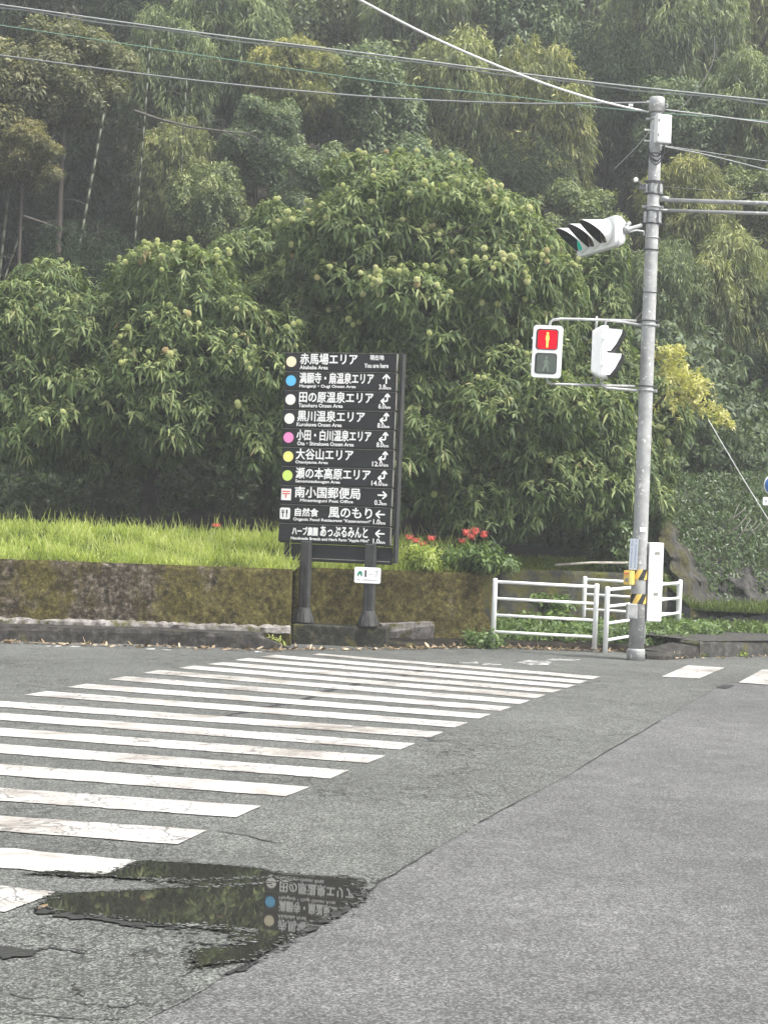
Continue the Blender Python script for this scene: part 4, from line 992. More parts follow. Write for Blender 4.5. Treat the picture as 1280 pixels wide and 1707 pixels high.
# rocky bank at right
def rockbank():
    from mathutils import noise as mn
    cols, rows = 60, 46; vs = []; ti = []; fs = []
    for i in range(cols+1):
        s = i/cols
        for j in range(rows+1):
            t = j/rows
            u = lerp(lerp(1075, 1150, t)+10*mn.noise(Vector((t*9, 1, 2))), 1420, s); v = lerp(lerp(820, 800, s), lerp(1030, 1018, s), t); Y = lerp(33.2, 31.0, t)+s*1.6-.8*math.exp(-(s/.12)**2)
            p = at(u, v, Y); q = Vector((p.x*1.3, p.y*1.3, p.z*1.3)); d = mn.fractal(q, 1, 2, 6)*.30+abs(mn.noise(q*2.3))*.25+mn.noise(q*6)*.08
            vs.append((p.x+d*.3, p.y+d, p.z+d*.25)); ti.append(max(0, 1-s*4.2)*(.75+.5*mn.noise(q*2)))
    for i in range(cols):
        for j in range(rows): k = i*(rows+1)+j; fs.append((k, k+1, k+rows+2, k+rows+1))
    me = bpy.data.meshes.new('rock_bank'); me.from_pydata(vs, [], fs); me.update(); a = me.attributes.new('tint', 'FLOAT', 'POINT'); a.data.foreach_set('value', ti)
    for p in me.polygons: p.use_smooth = True
    return tag(link('rocky_bank', me, M['rock']), kind='structure')
rockbank()
rg = np.random.default_rng(66)
def bank_cover():
    n = 3600; u = rg.uniform(1075, 1330, n); v = rg.uniform(785, 1015, n); keep = rg.random(n) < np.clip(1.25-(v-835)/150, .12, 1); u, v = u[keep], v[keep]
    P = np.array([list(at(a, b, lerp(32.4, 30.9, (b-835)/180)+(a-1100)*.0055)) for a, b in zip(u, v)]); Q = unit(rg.normal(size=P.shape)*.4+np.array([0, -1, .2]))
    a = rosettes(P, Q, rg, 7, (.05, .11), (.016, .032), .3, (.1, .7), .9, rg.uniform(0, .55, len(P)))
    tag(link('creeper', leaf_mesh('creeper', *a, segs=1), M['ivy']), 'scrubby creeper thinning out down the rocky bank at the right', 'plants', None, 'stuff')
bank_cover()
mb = MB(); g = np.random.default_rng(2)
for k in range(9):
    u = g.uniform(1225, 1285); v = g.uniform(835, 880); a = at(u, v, 31.8); e = at(u-g.uniform(20, 45), v+g.uniform(20, 42), 31.6); mb.tube([a, lerp(a, e, .5)+Vector((.02, 0, -.04)), e], [.010, .008, .004], 5)
o = mb.build('bare_twigs', M['palebark']); tag(o, 'bare pale twigs hanging below the guy wire by the blue road sign', 'branch', None, 'stuff')

# ------------------------------------------------------------------ area signboard
pb = at(551.5, 1040, 25.75); YAW = R_(-17)
sg = empty('area_signboard', (pb.x, pb.y, 0), YAW, 'tall black roadside board listing hot-spring areas in white Japanese lettering', 'signboard')
k_ = 25.75/F
def sz(v, u=563): return at(u, v, 25.75).z
ZT, ZB = sz(588), sz(907); RH = (ZT-ZB)/10; BW = 1.68; X0_ = -BW/2
texts = []
def text(s, x, z, w, h, mat, parent, y=-.0, name='lettering', bold=.0):
    cu = bpy.data.curves.new(name, 'FONT'); cu.body = s; cu.size = 1; cu.extrude = 0; cu.offset = 0; cu.resolution_u = 3
    o = bpy.data.objects.new(name, cu); col.objects.link(o); texts.append((o, x, z, w, h, mat, parent, y, name))
def disc(x, z, r, mat, parent, y, name='emblem', n=28, poly=None):
    mb = MB(); pts = poly or [(x+r*math.cos(2*math.pi*i/n), z+r*math.sin(2*math.pi*i/n)) for i in range(n)]
    mb.prism(pts, 0, -.003, lambda a, b, t: (a, y+t, b)); return mb.build(name, mat, parent)
def rrect(x, z, w, h, r, n=4):
    out = []
    for cx, cz, a0 in ((x+w/2-r, z+h/2-r, 0), (x-w/2+r, z+h/2-r, 90), (x-w/2+r, z-h/2+r, 180), (x+w/2-r, z-h/2+r, 270)):
        for i in range(n+1): q = R_(a0+90*i/n); out.append((cx+r*math.cos(q), cz+r*math.sin(q)))
    return out
def stroke(mb, pts, w, y, d=-.003):
    for i in range(len(pts)-1):
        a, b = Vector(pts[i]), Vector(pts[i+1]); t = (b-a).normalized(); a = a-t*w*.5*(i > 0); n = Vector((-t.y, t.x))*w/2
        e = .0002*i
        mb.prism([tuple(a-n), tuple(b-n), tuple(b+n), tuple(a+n)], 0, d-e, lambda p, q, s: (p, y+s, q))
def arrow(kind, x, z, s, parent, y):
    mb = MB(); w = s*.17; h = s/2
    def head(px, pz, dx, dz, k=.42):
        a = Vector((px, pz)); d = Vector((dx, dz)).normalized(); n = Vector((-d.y, d.x))
        stroke(mb, [tuple(a-d*s*k+n*s*k), tuple(a+d*w*.35)], w, y, -.0034); stroke(mb, [tuple(a-d*s*k-n*s*k), tuple(a+d*w*.35)], w, y, -.0038)
    if kind == 'up': stroke(mb, [(x, z-h), (x, z+h*.9)], w, y); head(x, z+h, 0, 1)
    elif kind == 'left': stroke(mb, [(x+h, z), (x-h*.9, z)], w, y); head(x-h, z, -1, 0)
    elif kind == 'right': stroke(mb, [(x-h, z), (x+h*.9, z)], w, y); head(x+h, z, 1, 0)
    else:
        stroke(mb, [(x-h*.8, z-h*.55), (x+h*.15, z-h*.55), (x+h*.35, z-h*.35), (x+h*.35, z+h*.9)], w, y); head(x+h*.35, z+h, 0, 1, .30); head(x-h, z-h*.55, -1, 0, .30)
    mb.build('arrow', M['letter'], parent)
rows = [('赤馬場エリア', .232, .87, 'Akababa Area', .232, .43, 'cream', None, None),
        ('満願寺・扇温泉エリア', .229, 1.12, 'Manganji・Ougi Onsen Area', .232, .855, 'blue', 'up', '3.8km'),
        ('田の原温泉エリア', .232, 1.12, 'Tanoharu Onsen Area', .228, .67, 'offwhite', 'ul', '6.0km'),
        ('黒川温泉エリア', .220, 1.02, 'Kurokawa Onsen Area', .214, .685, 'offwhite', 'ul', '8.0km'),
        ('小田・白川温泉エリア', .220, 1.13, 'Ota・Shirakawa Onsen Area', .238, .855, 'pink', 'ul', '8.0km'),
        ('大谷山エリア', .216, .87, 'Otaniyama Area', .214, .495, 'yellow', 'ul', '12.0km'),
        ('瀬の本高原エリア', .224, 1.13, 'Senomotokougen Area', .224, .68, 'lime', 'ul', '14.0km'),
        ('南小国郵便局', .225, .99, 'Minamioguni Post Office', .312, .80, 'post', 'right', '0.3km'),
        (None, 0, 0, 'Organic Food Restaurant "Kazenomori"', .225, 1.17, 'fork', 'left', '1.0km'),
        (None, 0, 0, 'Handmade Breads and Herb Farm "Apple Mint"', .195, 1.18, None, 'left', '1.0km')]
for i, (jp, jx, jw, en, ex, ew, em, ar, km) in enumerate(rows):
    zc = ZT-RH*(i+.5); dx = random.uniform(-.006, .006); pnl = empty('sign_panel', (X0_+dx, 0, zc)); pnl.parent = sg
    mb = MB(); mb.cbox((BW/2, 0, 0), (BW, .06, RH-.018), .004); mb.build('board', M['board'], pnl)
    mb = MB(); mb.box((BW/2, -.004, RH/2-.0065), (BW-.01, .062, .005)); mb.build('edge', M['edge'], pnl)
    mb = MB(); mb.box((BW+.004, -.001, 0), (.008, .064, RH-.024)); mb.build('end_cap', M['edge'], pnl)
    y = -.0335
    if em in ('cream', 'blue', 'offwhite', 'pink', 'yellow', 'lime'): disc(.100, 0, .077, M[em], pnl, y)
    elif em == 'post':
        disc(.095, 0, 0, M['letter'], pnl, y, poly=rrect(.095, 0, .15, .165, .006)); m2 = MB()
        stroke(m2, [(.035, .045), (.155, .045)], .015, y-.004); stroke(m2, [(.035, .012), (.155, .012)], .015, y-.004); stroke(m2, [(.095, .010), (.095, -.048)], .016, y-.0045); m2.build('postal_mark', M['redink'], pnl)
    elif em == 'fork':
        disc(.095, 0, 0, M['letter'], pnl, y, poly=rrect(.095, 0, .155, .165, .025)); m2 = MB()
        for q in (-.016, 0, .016): stroke(m2, [(.065+q, .055), (.065+q, .015)], .007, y-.004)
        stroke(m2, [(.042, .014), (.088, .014)], .010, y-.0045); stroke(m2, [(.065, .014), (.065, -.055)], .013, y-.004); stroke(m2, [(.125, .055), (.125, .0)], .022, y-.004); stroke(m2, [(.122, .0), (.122, -.055)], .012, y-.0045); m2.build('cutlery_mark', M['board'], pnl)
    B = .012
    if jp: text(jp, jx, -.035, jw, .155, M['letter'], pnl, y-.001, bold=B)
    if i == 0:
        text('現在地', 1.285, .035, .21, .072, M['letter'], pnl, y-.001, bold=B); text('You are here', 1.205, -.075, .36, .062, M['letter'], pnl, y-.001, bold=.004)
    if i == 8: text('自然食', .245, -.03, .36, .115, M['letter'], pnl, y-.001, bold=B); text('風のもり', .755, -.035, .655, .15, M['letter'], pnl, y-.001, bold=B)
    if i == 9: text('ハーブ農園', .207, -.03, .393, .12, M['letter'], pnl, y-.001, bold=.008); text('あっぷるみんと', .635, -.035, .716, .15, M['letter'], pnl, y-.001, bold=B)
    text(en, ex, -.106, ew, .052, M['letter'], pnl, y-.001, bold=.006)
    if ar:
        arrow(ar, 1.535, .035, .125, pnl, y)
        text(km[:-2], 1.43 if len(km) < 6 else 1.37, -.105, .10 if len(km) < 6 else .155, .068, M['letter'], pnl, y-.001, bold=.01); text('km', 1.535, -.105, .075, .040, M['letter'], pnl, y-.001, bold=.006)
# frame behind the boards
for x, nm in ((-BW/2+.10, 0), (BW/2+.055, 1)):
    mb = MB(); mb.box((x, .085, (ZT+ZB)/2-.12), (.05, .10, ZT-ZB+.24)); mb.build('frame_upright', M['postwood'], sg, bevel=.003)
for i in range(11):
    mb = MB(); mb.box((.03, .075, ZT-RH*i+(-.012 if i == 0 else 0)), (BW+.06, .08, .022)); mb.build('frame_rail', M['postwood'], sg)
mb = MB(); mb.box((BW/2+.082, .06, (ZT+ZB)/2-.1), (.006, .15, ZT-ZB+.2)); mb.build('side_trim', M['postwood'], sg)
za, zb = sz(909), sz(938)
mb = MB(); mb.cbox((.045, .045, (za+zb)/2), (BW-.06, .07, za-zb), .005); mb.build('apron_board', M['board'], sg)
mb = MB(); mb.box((.045, .008, zb+.045), (BW-.08, .01, .012)); mb.build('apron_trim', M['edge'], sg)
zp = sz(1041)
for x in (-.395, .575):
    mb = MB(); mb.cbox((x, -.055, (zp+za)/2+.0), (.145, .13, za-zp+.08), .012); p = mb.build('post', M['postwood'], sg)
    for s in (-.03, .03):
        m2 = MB(); m2.box((x+s, -.123, (zp+zb)/2+.1), (.018, .008, zb-zp-.2)); m2.build('batten', M['postwood'], p)
    m2 = MB(); r = [(.142, 0), (.138, .02), (.10, .14), (.085, .20), (.08, .22)]
    m2.lathe((x, -.055, zp+.002), [(a*1.12, b) for a, b in r], 8, Matrix.Rotation(R_(22.5), 3, 'Z')); m2.build('flared_foot', M['postwood'], p)
    for q in range(8):
        aa = R_(45*q+22.5); m3 = MB(); m3.tube([(x+.160*math.cos(aa), -.055+.160*math.sin(aa), zp+.005), (x+.113*math.cos(aa), -.055+.113*math.sin(aa), zp+.14)], .007, 5); m3.build('foot_rib', M['postwood'], p)
pl = MB(); pl.cbox((.06, .0, zp/2-.02), (1.34, .52, zp+.02), .012); tag(pl.build('sign_plinth', M['plinth'], None), 'dark stained concrete plinth carrying the signboard posts', 'plinth')
o = bpy.data.objects['sign_plinth']; o.location = (pb.x+.10, pb.y, 0); o.rotation_euler = (0, 0, YAW*.35)
# numbered plate on the right post
np_ = empty('numbered_plate', (0, 0, 0), 0, 'small white rounded plate reading 1-7 fixed to the right signboard post', 'sign')
c0 = sg.matrix_basis @ Vector((.575, -.135, 0)); np_.location = (c0.x, c0.y, sz(956)); np_.rotation_euler = (0, 0, R_(-8))
mb = MB(); mb.prism(rrect(-.01, 0, .375, .225, .025), 0, -.006, lambda a, b, t: (a, t-.004, b)); mb.build('plate', M['boxwhite'], np_)
disc(0, 0, 0, M['greenink'], np_, -.0105, 'green_mark', poly=[(-.155, -.02), (-.155, .02), (-.135, .052), (-.105, .06), (-.085, .03), (-.085, -.02), (-.10, -.02), (-.112, .012), (-.13, .012), (-.138, -.02)])
text('1', -.050, -.025, .024, .095, M['black'], np_, -.0105, bold=.01); text('7', .095, -.02, .05, .085, M['greyink'], np_, -.0105)
m2 = MB(); stroke(m2, [(.01, .015), (.065, .015)], .010, -.0105); m2.build('dash', M['greyink'], np_)
m2 = MB()
for x in np.arange(-.15, .14, .021):
    if abs(x+.10) > .02: m2.box((x, -.0115, -.068), (.013, .002, .022))
m2.build('small_print', M['greyink'], np_)

# ------------------------------------------------------------------ signal pole
PY = 25.15; pole_b = gp(1059, 1101); pole_b.z = 0; PX, PY = pole_b.x, pole_b.y
def pz(v): return at(1059+(1100-v)*.0375, v, PY).z
pole = empty('signal_pole', (PX, PY, 0), 0, 'tall mottled grey steel pole carrying the traffic signals and cables', 'pole')
ZP = pz(163); KP = PY/F
mb = MB(); mb.lathe((0, 0, 0), [(.108, .10), (.104, 1.2), (.100, 3.0), (.093, 5.2), (.086, 6.6), (.082, ZP-.12)], 24); mb.build('shaft', M['galv'], pole)
mb = MB(); mb.lathe((0, 0, 0), [(.125, 0), (.125, .14), (.122, .155), (.108, .165)], 24); mb.build('base_sleeve', M['galv'], pole)
mb = MB(); mb.lathe((0, 0, 0), [(.11, ZP-.20), (.11, ZP-.02), (.10, ZP), (.02, ZP+.012)], 24); mb.build('top_cap', M['galv'], pole)
def band(v, h=.03, r=.108, mat='steel', bolts=True):
    z = pz(v); mb = MB(); mb.lathe((0, 0, z-h/2), [(r-.004, 0), (r, .003), (r, h-.003), (r-.004, h)], 24)
    if bolts:
        for s in (-1, 1): mb.box((s*(r+.02), 0, z), (.05, .035, h*1.1)); mb.tube([(s*(r+.02), -.035, z), (s*(r+.02), .03, z)], .009, 6)
    mb.build('clamp_band', M[mat], pole)
for v, h, r, m_, b_ in ((193, .02, .094, 'steel', 0), (199, .03, .098, 'steel', 1), (257, .012, .098, 'wiredark', 0), (303, .02, .10, 'darksteel', 1), (306, .012, .10, 'darksteel', 0), (324, .02, .102, 'darksteel', 1), (345, .03, .103, 'steel', 1), (352, .02, .104, 'darksteel', 1), (373, .02, .104, 'darksteel', 1), (397, .015, .102, 'steel', 0), (417, .02, .103, 'darksteel', 0), (535, .02, .106, 'darksteel', 1), (542, .035, .108, 'steel', 1), (644, .02, .108, 'darksteel', 1), (651, .035, .110, 'steel', 1), (488, .012, .104, 'darksteel', 0)):
    band(v, h, r, m_, b_)
for v0, v1 in ((308, 322), (354, 372)):                   # vertical clamp cheeks
    for q in range(6):
        a = R_(60*q+15); mb = MB(); z0, z1 = pz(v1), pz(v0); mb.box((.112*math.cos(a), .112*math.sin(a), (z0+z1)/2), (.03, .045, z1-z0), Matrix.Rotation(a, 3, 'Z')); mb.build('clamp_cheek', M['steel'], pole)
for v in (218, 236):                                     # step bolts
    mb = MB(); z = pz(v); mb.tube([(-.08, -.03, z), (-.15, -.03, z)], .010, 8); mb.tube([(-.145, -.03, z), (-.16, -.03, z)], .017, 8); mb.build('step_bolt', M['insul'], pole)
mb = MB(); z = pz(170); mb.tube([(-.10, 0, z), (-.14, 0, z)], .016, 8); mb.build('step_bolt', M['insul'], pole)
mb = MB(); z = pz(175); mb.tube([(.10, -.03, z), (.135, -.03, z+.01), (.15, -.03, z-.01), (.135, -.03, z-.035), (.11, -.03, z-.03)], .010, 8); mb.build('eye_hook', M['steel'], pole)
for k, (dz, w_) in enumerate(((0, .02), (-.05, .014), (-.09, .016))):   # drooping cable loops under the box
    mb = MB(); z = pz(240); pts = [Vector((.11*math.cos(R_(a)), -.075-.02*k, z-.02+dz*.3+(.17+(-dz))*math.sin(R_(a)))) for a in range(0, -181, -15)]; mb.tube(pts, w_*.6, 6); mb.build('cable_loop', M['wiredark'], pole)
mb = MB(); z = pz(265); mb.tube([(.06, -.09, z+.1), (.10, -.09, z+.02), (.02, -.11, z-.05), (-.07, -.09, z)], .009, 6); mb.build('cable_loop', M['wiredark'], pole)
# small camera-like fitting at the left (white disc end on a dark bracket)
mb = MB(); z = pz(308); mb.tube([(-.10, 0, z), (-.17, -.03, z-.02), (-.24, -.05, z+.03)], .018, 8); mb.box((-.17, -.02, z-.05), (.09, .05, .06)); mb.build('sensor_bracket', M['darksteel'], pole)
mb = MB(); mb.lathe((-.262, -.07, z+.045), [(.001, -.02), (.030, -.02), (.034, .0), (.030, .02), (.001, .02)], 16, Matrix.Rotation(R_(70), 3, 'X')); mb.build('sensor_head', M['insul'], pole)
# horizontal signal arms to the right
for v, r, nm in ((333.5, .030, 'upper'), (350.5, .024, 'lower')):
    z = pz(v); e = at(1290, v+5, PY-.1); arm = MB(); arm.tube([(.08, -.03, z), (.20, -.03, z+.004)], r*.8, 10); arm.tube([(.17 if r > .025 else .20, -.03, z), (3.8, -.12, z+.01)], r, 12); arm.build('signal_arm', M['galv'], pole)
mb = MB(); z = pz(331); mb.tube([(.1, -.03, z), (.17, -.03, z), (.21, -.03, z-.008)], .036, 8); mb.build('arm_socket', M['steel'], pole)
# white equipment box near the top
def onpole(name, lb, cat, u, v, dy=0):
    p = at(u, v, PY+dy); return empty(name, p, 0, lb, cat)
eb = onpole('equipment_box', 'small white metal box strapped near the top of the signal pole', 'box', 1104, 215, -.17); eb.rotation_euler = (0, 0, R_(14))
mb = MB(); mb.cbox((0, 0, 0), (.205, .13, .375), .006); mb.build('housing', M['boxwhite'], eb)
mb = MB(); mb.box((-.085, -.068, 0), (.030, .006, .375)); mb.build('mounting_flange', M['boxside'], eb)
for s in (-.10, .10): mb = MB(); mb.box((-.085, -.073, s), (.013, .006, .032)); mb.build('slot', M['black'], eb)
mb = MB(); mb.box((.01, 0, -.193), (.20, .12, .012)); mb.build('bottom_rim', M['boxside'], eb)
# control cabinet at lower right
cb = onpole('control_cabinet', 'tall narrow white control cabinet on the right side of the pole foot', 'cabinet', 1088, 970, .04); cb.rotation_euler = (0, 0, R_(12))
mb = MB(); mb.cbox((.005, 0, 0), (.205, .17, 1.09), .008); mb.build('housing', M['boxwhite'], cb)
mb = MB(); mb.box((-.1, .0, 0), (.006, .172, 1.06)); mb.build('side_panel', M['boxside'], cb)
mb = MB(); mb.box((.005, -.0865, -.335), (.196, .004, .006)); mb.build('seam', M['boxside'], cb)
for z in (.40, -.165): mb = MB(); mb.box((.015, -.088, z), (.068, .008, .038)); mb.build('label_plate', M['edge'], cb)
mb = MB(); mb.tube([(-.09, .02, -.54), (-.09, .02, -.86)], .012, 8); mb.build('conduit', M['wirepale'], cb)
# push button unit, tape, pale notice plate
pu = onpole('push_button_unit', 'yellow crossing push-button box on the left side of the pole', 'button box', 1048, 963, -.10); pu.rotation_euler = (0, 0, R_(-25))
mb = MB(); mb.cbox((0, 0, 0), (.135, .09, .195), .008); mb.build('housing', M['tapeyellow'], pu)
mb = MB(); mb.box((.045, -.05, 0), (.045, .012, .19)); mb.build('face_strip', M['yellow'], pu)
mb = MB(); mb.box((-.028, -.048, .055), (.06, .008, .016)); mb.build('slot', M['redink'], pu)
mb = MB(); mb.box((-.020, -.048, -.03), (.045, .006, .05)); mb.build('button_panel', M['edge'], pu)
gb = onpole('junction_box', 'small grey junction box low on the left side of the pole', 'box', 1052, 1019, -.08)
mb = MB(); mb.cbox((0, 0, 0), (.145, .12, .21), .01); mb.build('housing', M['galv'], gb); mb = MB(); mb.box((0, -.064, -.06), (.06, .006, .03)); mb.build('latch', M['steel'], gb)
def wrap(v0, v1, name, lb, cat, r, a0, a1, stripes=False):
    z0, z1 = pz(v1), pz(v0); root = empty(name, (PX, PY, z0), 0, lb, cat); n = 20
    def patch(f0, f1, mat, rr, nm, slant=0):
        mb = MB(); vs = []
        for i in range(n+1):
            for t in (0, .2, .4, .6, .8, 1):
                z = t*(z1-z0); s = f0+(f1-f0)*i/n+(slant*t); s = min(1, max(0, s)); a = R_(a0+(a1-a0)*s); vs.append((rr*math.cos(a), rr*math.sin(a), z))
        mb.add(vs, [(6*i+j, 6*i+6+j, 6*i+7+j, 6*i+1+j) for i in range(n) for j in range(5)], True); mb.build(nm, mat, root)
    patch(0, 1, M['black'] if stripes else M['palesign'], r, 'band')
    return root, patch
for v0, v1, t in ((949, 966, 'upper'), (990, 1006, 'lower')):
    root, patch = wrap(v0, v1, 'warning_tape', t+' band of black and yellow diagonal tape round the pole', 'tape', .1115, 180, 360, True)
    for k in range(-1, 3): patch(k*.46+.20, k*.46+.42, M['tapeyellow'], .1135, 'yellow_stripe', .20)
nb_ = onpole('notice_plate', 'narrow pale blue notice with two columns of blue writing on the pole', 'notice', 1055.5, 924, -.13); nb_.rotation_euler = (0, R_(1), R_(-22))
mb = MB(); mb.box((0, 0, 0), (.115, .006, .43)); mb.build('plate', M['palesign'], nb_)
for x in (-.027, .027):
    m2 = MB()
    for k in range(14):
        if random.random() < .93:
            z = .19-k*.028
            for q in range(3): m2.box((x+random.uniform(-.006, .006), -.004, z-q*.007), (random.uniform(.010, .026), .002, .0035))
            m2.box((x+random.uniform(-.008, .008), -.0042, z-.007), (.004, .002, .018))
    m2.build('writing', M['blueink'], nb_)
mb = MB(); p = at(1071, 883, PY-.105); mb.box((0, 0, 0), (.085, .006, .062)); o = mb.build('white_sticker', M['letter']); o.location = p; o.rotation_euler = (0, 0, R_(12)); tag(o, 'small blank white sticker on the pole above the notice', 'sticker')

# ------------------------------------------------------------------ pedestrian signals
def man(mb, walking, y, s=1.0):
    if not walking:
        parts = [[(-.022, .055), (.022, .055), (.026, -.01), (.016, -.015), (.013, -.115), (-.013, -.115), (-.016, -.015), (-.026, -.01)]]
    else:
        parts = [[(-.018, .055), (.018, .055), (.02, .0), (.045, -.11), (.02, -.11), (0, -.03), (-.03, -.11), (-.05, -.105), (-.02, 0)], [(.018, .05), (.05, .0), (.042, -.008), (.012, .025)], [(-.018, .05), (-.05, .005), (-.042, -.005), (-.012, .025)]]
    for P in parts: mb.prism([(a*s, b*s) for a, b in P], 0, -.003, lambda a, b, t: (a, y+t, b))
    mb.prism([(.018*s*math.cos(q*.5236), .08*s+.02*s*math.sin(q*.5236)) for q in range(12)], 0, -.0033, lambda a, b, t: (a, y+t, b))
def ped_signal(name, lb, hoods):
    root = empty(name, (0, 0, 0), 0, lb, 'pedestrian signal', 'pedestrian signals on the pole')
    W_, H_ = .395, .715; mb = MB()
    pf = rrect(0, 0, W_, H_, .045, 4); pbk = rrect(0, 0, W_*.80, H_*.80, .03, 4); n = len(pf)
    vs = [(a, -.06, b) for a, b in pf]+[(a, .03, b) for a, b in pf]+[(a, .15, b) for a, b in pbk]; fs = [tuple(range(n)), tuple(range(3*n-1, 2*n-1, -1))]
    for k in range(2):
        for i in range(n): j = (i+1) % n; fs.append((k*n+i, (k+1)*n+i, (k+1)*n+j, k*n+j))
    mb.add(vs, fs); mb.build('housing', M['white'], root)
    mb = MB(); mb.prism(rrect(0, 0, W_+.012, H_+.012, .05), -.005, .008, lambda a, b, t: (a, t, b)); mb.build('gasket_flange', M['white'], root)
    for s in (-.18, .18):
        mb = MB(); mb.box((-W_/2-.012, -.01, s), (.022, .03, .03)); mb.build('latch', M['white'], root)
    for z, lit in ((.165, True), (-.165, False)):
        mb = MB(); mb.prism(rrect(-.005, z, .30, .285, .04), 0, -.006, lambda a, b, t: (a, -.0605+t, b)); bz = mb.build('bezel', M['black'], root)
        mb = MB(); mb.prism(rrect(-.0, z-.004, .262, .255, .03), 0, -.003, lambda a, b, t: (a, -.067+t, b)); mb.build('lens', M['redlamp' if lit else 'darkglass'], root)
        mb = MB(); man(mb, not lit, 0, .98)
        o = mb.build('figure', M['manlamp' if lit else 'faintman'], root, (0, -.0705, z))
        if hoods:      # box hood: top and two slanted sides
            d = .20
            mb = MB(); w2, h2 = .175, .155; t = .008
            mb.prism([(-.06, h2), (-.06-d, h2-.015), (-.06-d, h2-.015-t), (-.06, h2-t)], -w2, w2, lambda a, b, s: (s, a, z+b))
            for sx in (-w2, w2-t): mb.prism([(-.06, h2), (-.06-d, h2-.02), (-.06-d*.96, h2-.07), (-.06-.12, -.06), (-.06-.05, -h2), (-.06, -h2)], sx, sx+t, lambda a, b, s: (s, a, z+b))
            mb.build('hood', M['white'], root)
            mb = MB(); mb.prism([(-.061, h2-t-.001), (-.06-d, h2-.018-t), (-.06-d, h2-.02-t*1.6), (-.061, h2-t*1.6)], -w2+t+.001, w2-t-.001, lambda a, b, s: (s, a, z+b))
            for sx in (-w2+t+.001, w2-t*1.6): mb.prism([(-.061, h2-.012), (-.06-d+.004, h2-.03), (-.06-d*.96, h2-.07), (-.06-.12, -.06), (-.06-.05, -h2+.004), (-.061, -h2+.004)], sx, sx+t*.5, lambda a, b, s: (s, a, z+b))
            mb.build('hood_lining', M['black'], root)
            mb = MB(); mb.prism([(-.06-d-.002, h2-.012), (-.06-d-.035, h2-.03), (-.06-d*.96-.03, h2-.085), (-.06-.15, -.07), (-.06-.085, -h2), (-.06-.05, -h2), (-.06-.12, -.06), (-.06-d*.96, h2-.07)], -w2-.001, w2+.001, lambda a, b, s: (s, a, z+b)) 
            mb.build('hood_lip', M['black'], root)
    return root
s1 = ped_signal('pedestrian_signal', 'white pedestrian signal facing us with its red standing figure lit', False); p = at(911.5, 586.5, PY-.25); s1.location = p; s1.rotation_euler = (0, R_(1.0), R_(-8))
s2 = ped_signal('pedestrian_signal', 'white pedestrian signal turned side-on with two black-edged hoods pointing right', True); p = at(1005, 588, PY-.12); s2.location = p; s2.rotation_euler = (0, 0, R_(80))
# bracket pipes carrying the two signals
br = empty('signal_bracket', (PX, PY, 0), 0, 'grey pipe bracket holding the two pedestrian signals beside the pole', 'bracket')
def L_(u, v, dy): return at(u, v, PY+dy)-Vector((PX, PY, 0))
for pts, r, nm in (([(916, 546, -.2), (917, 537, -.2), (922, 533, -.2), (935, 531.5, -.19), (1060, 535, 0)], .020, 'upper_pipe'), ([(1007, 546, -.1), (1009, 536, -.1), (1014, 533.5, -.1), (1062, 541, -.02)], .020, 'upper_pipe'),
                   ([(911, 626, -.2), (912, 636, -.2), (918, 640, -.2), (930, 640.5, -.19), (1058, 644, 0)], .018, 'lower_pipe'), ([(1002, 634, -.1), (1003, 643, -.1), (1010, 647, -.1), (1060, 651, -.02)], .020, 'lower_pipe'), ([(994, 527, -.04), (989.5, 640, -.04)], .017, 'upright_pipe')):
    mb = MB(); mb.tube([L_(*p) for p in pts], r, 10); mb.build(nm, M['galv'], br)
# ------------------------------------------------------------------ vehicle signal
vsg = empty('vehicle_signal', (0, 0, 0), 0, 'white three-lamp vehicle signal with long hoods seen from the side, green lamp lit', 'traffic signal')
TH = R_(18); a_ = Vector((-math.sin(TH), math.cos(TH), 0)); nrm = Vector((-math.cos(TH), -math.sin(TH), 0))
pc = at(1030, 384, PY-.30)
vsg.location = pc + a_*.62; vsg.rotation_euler = (0, 0, math.atan2(a_.y, a_.x)-math.pi)
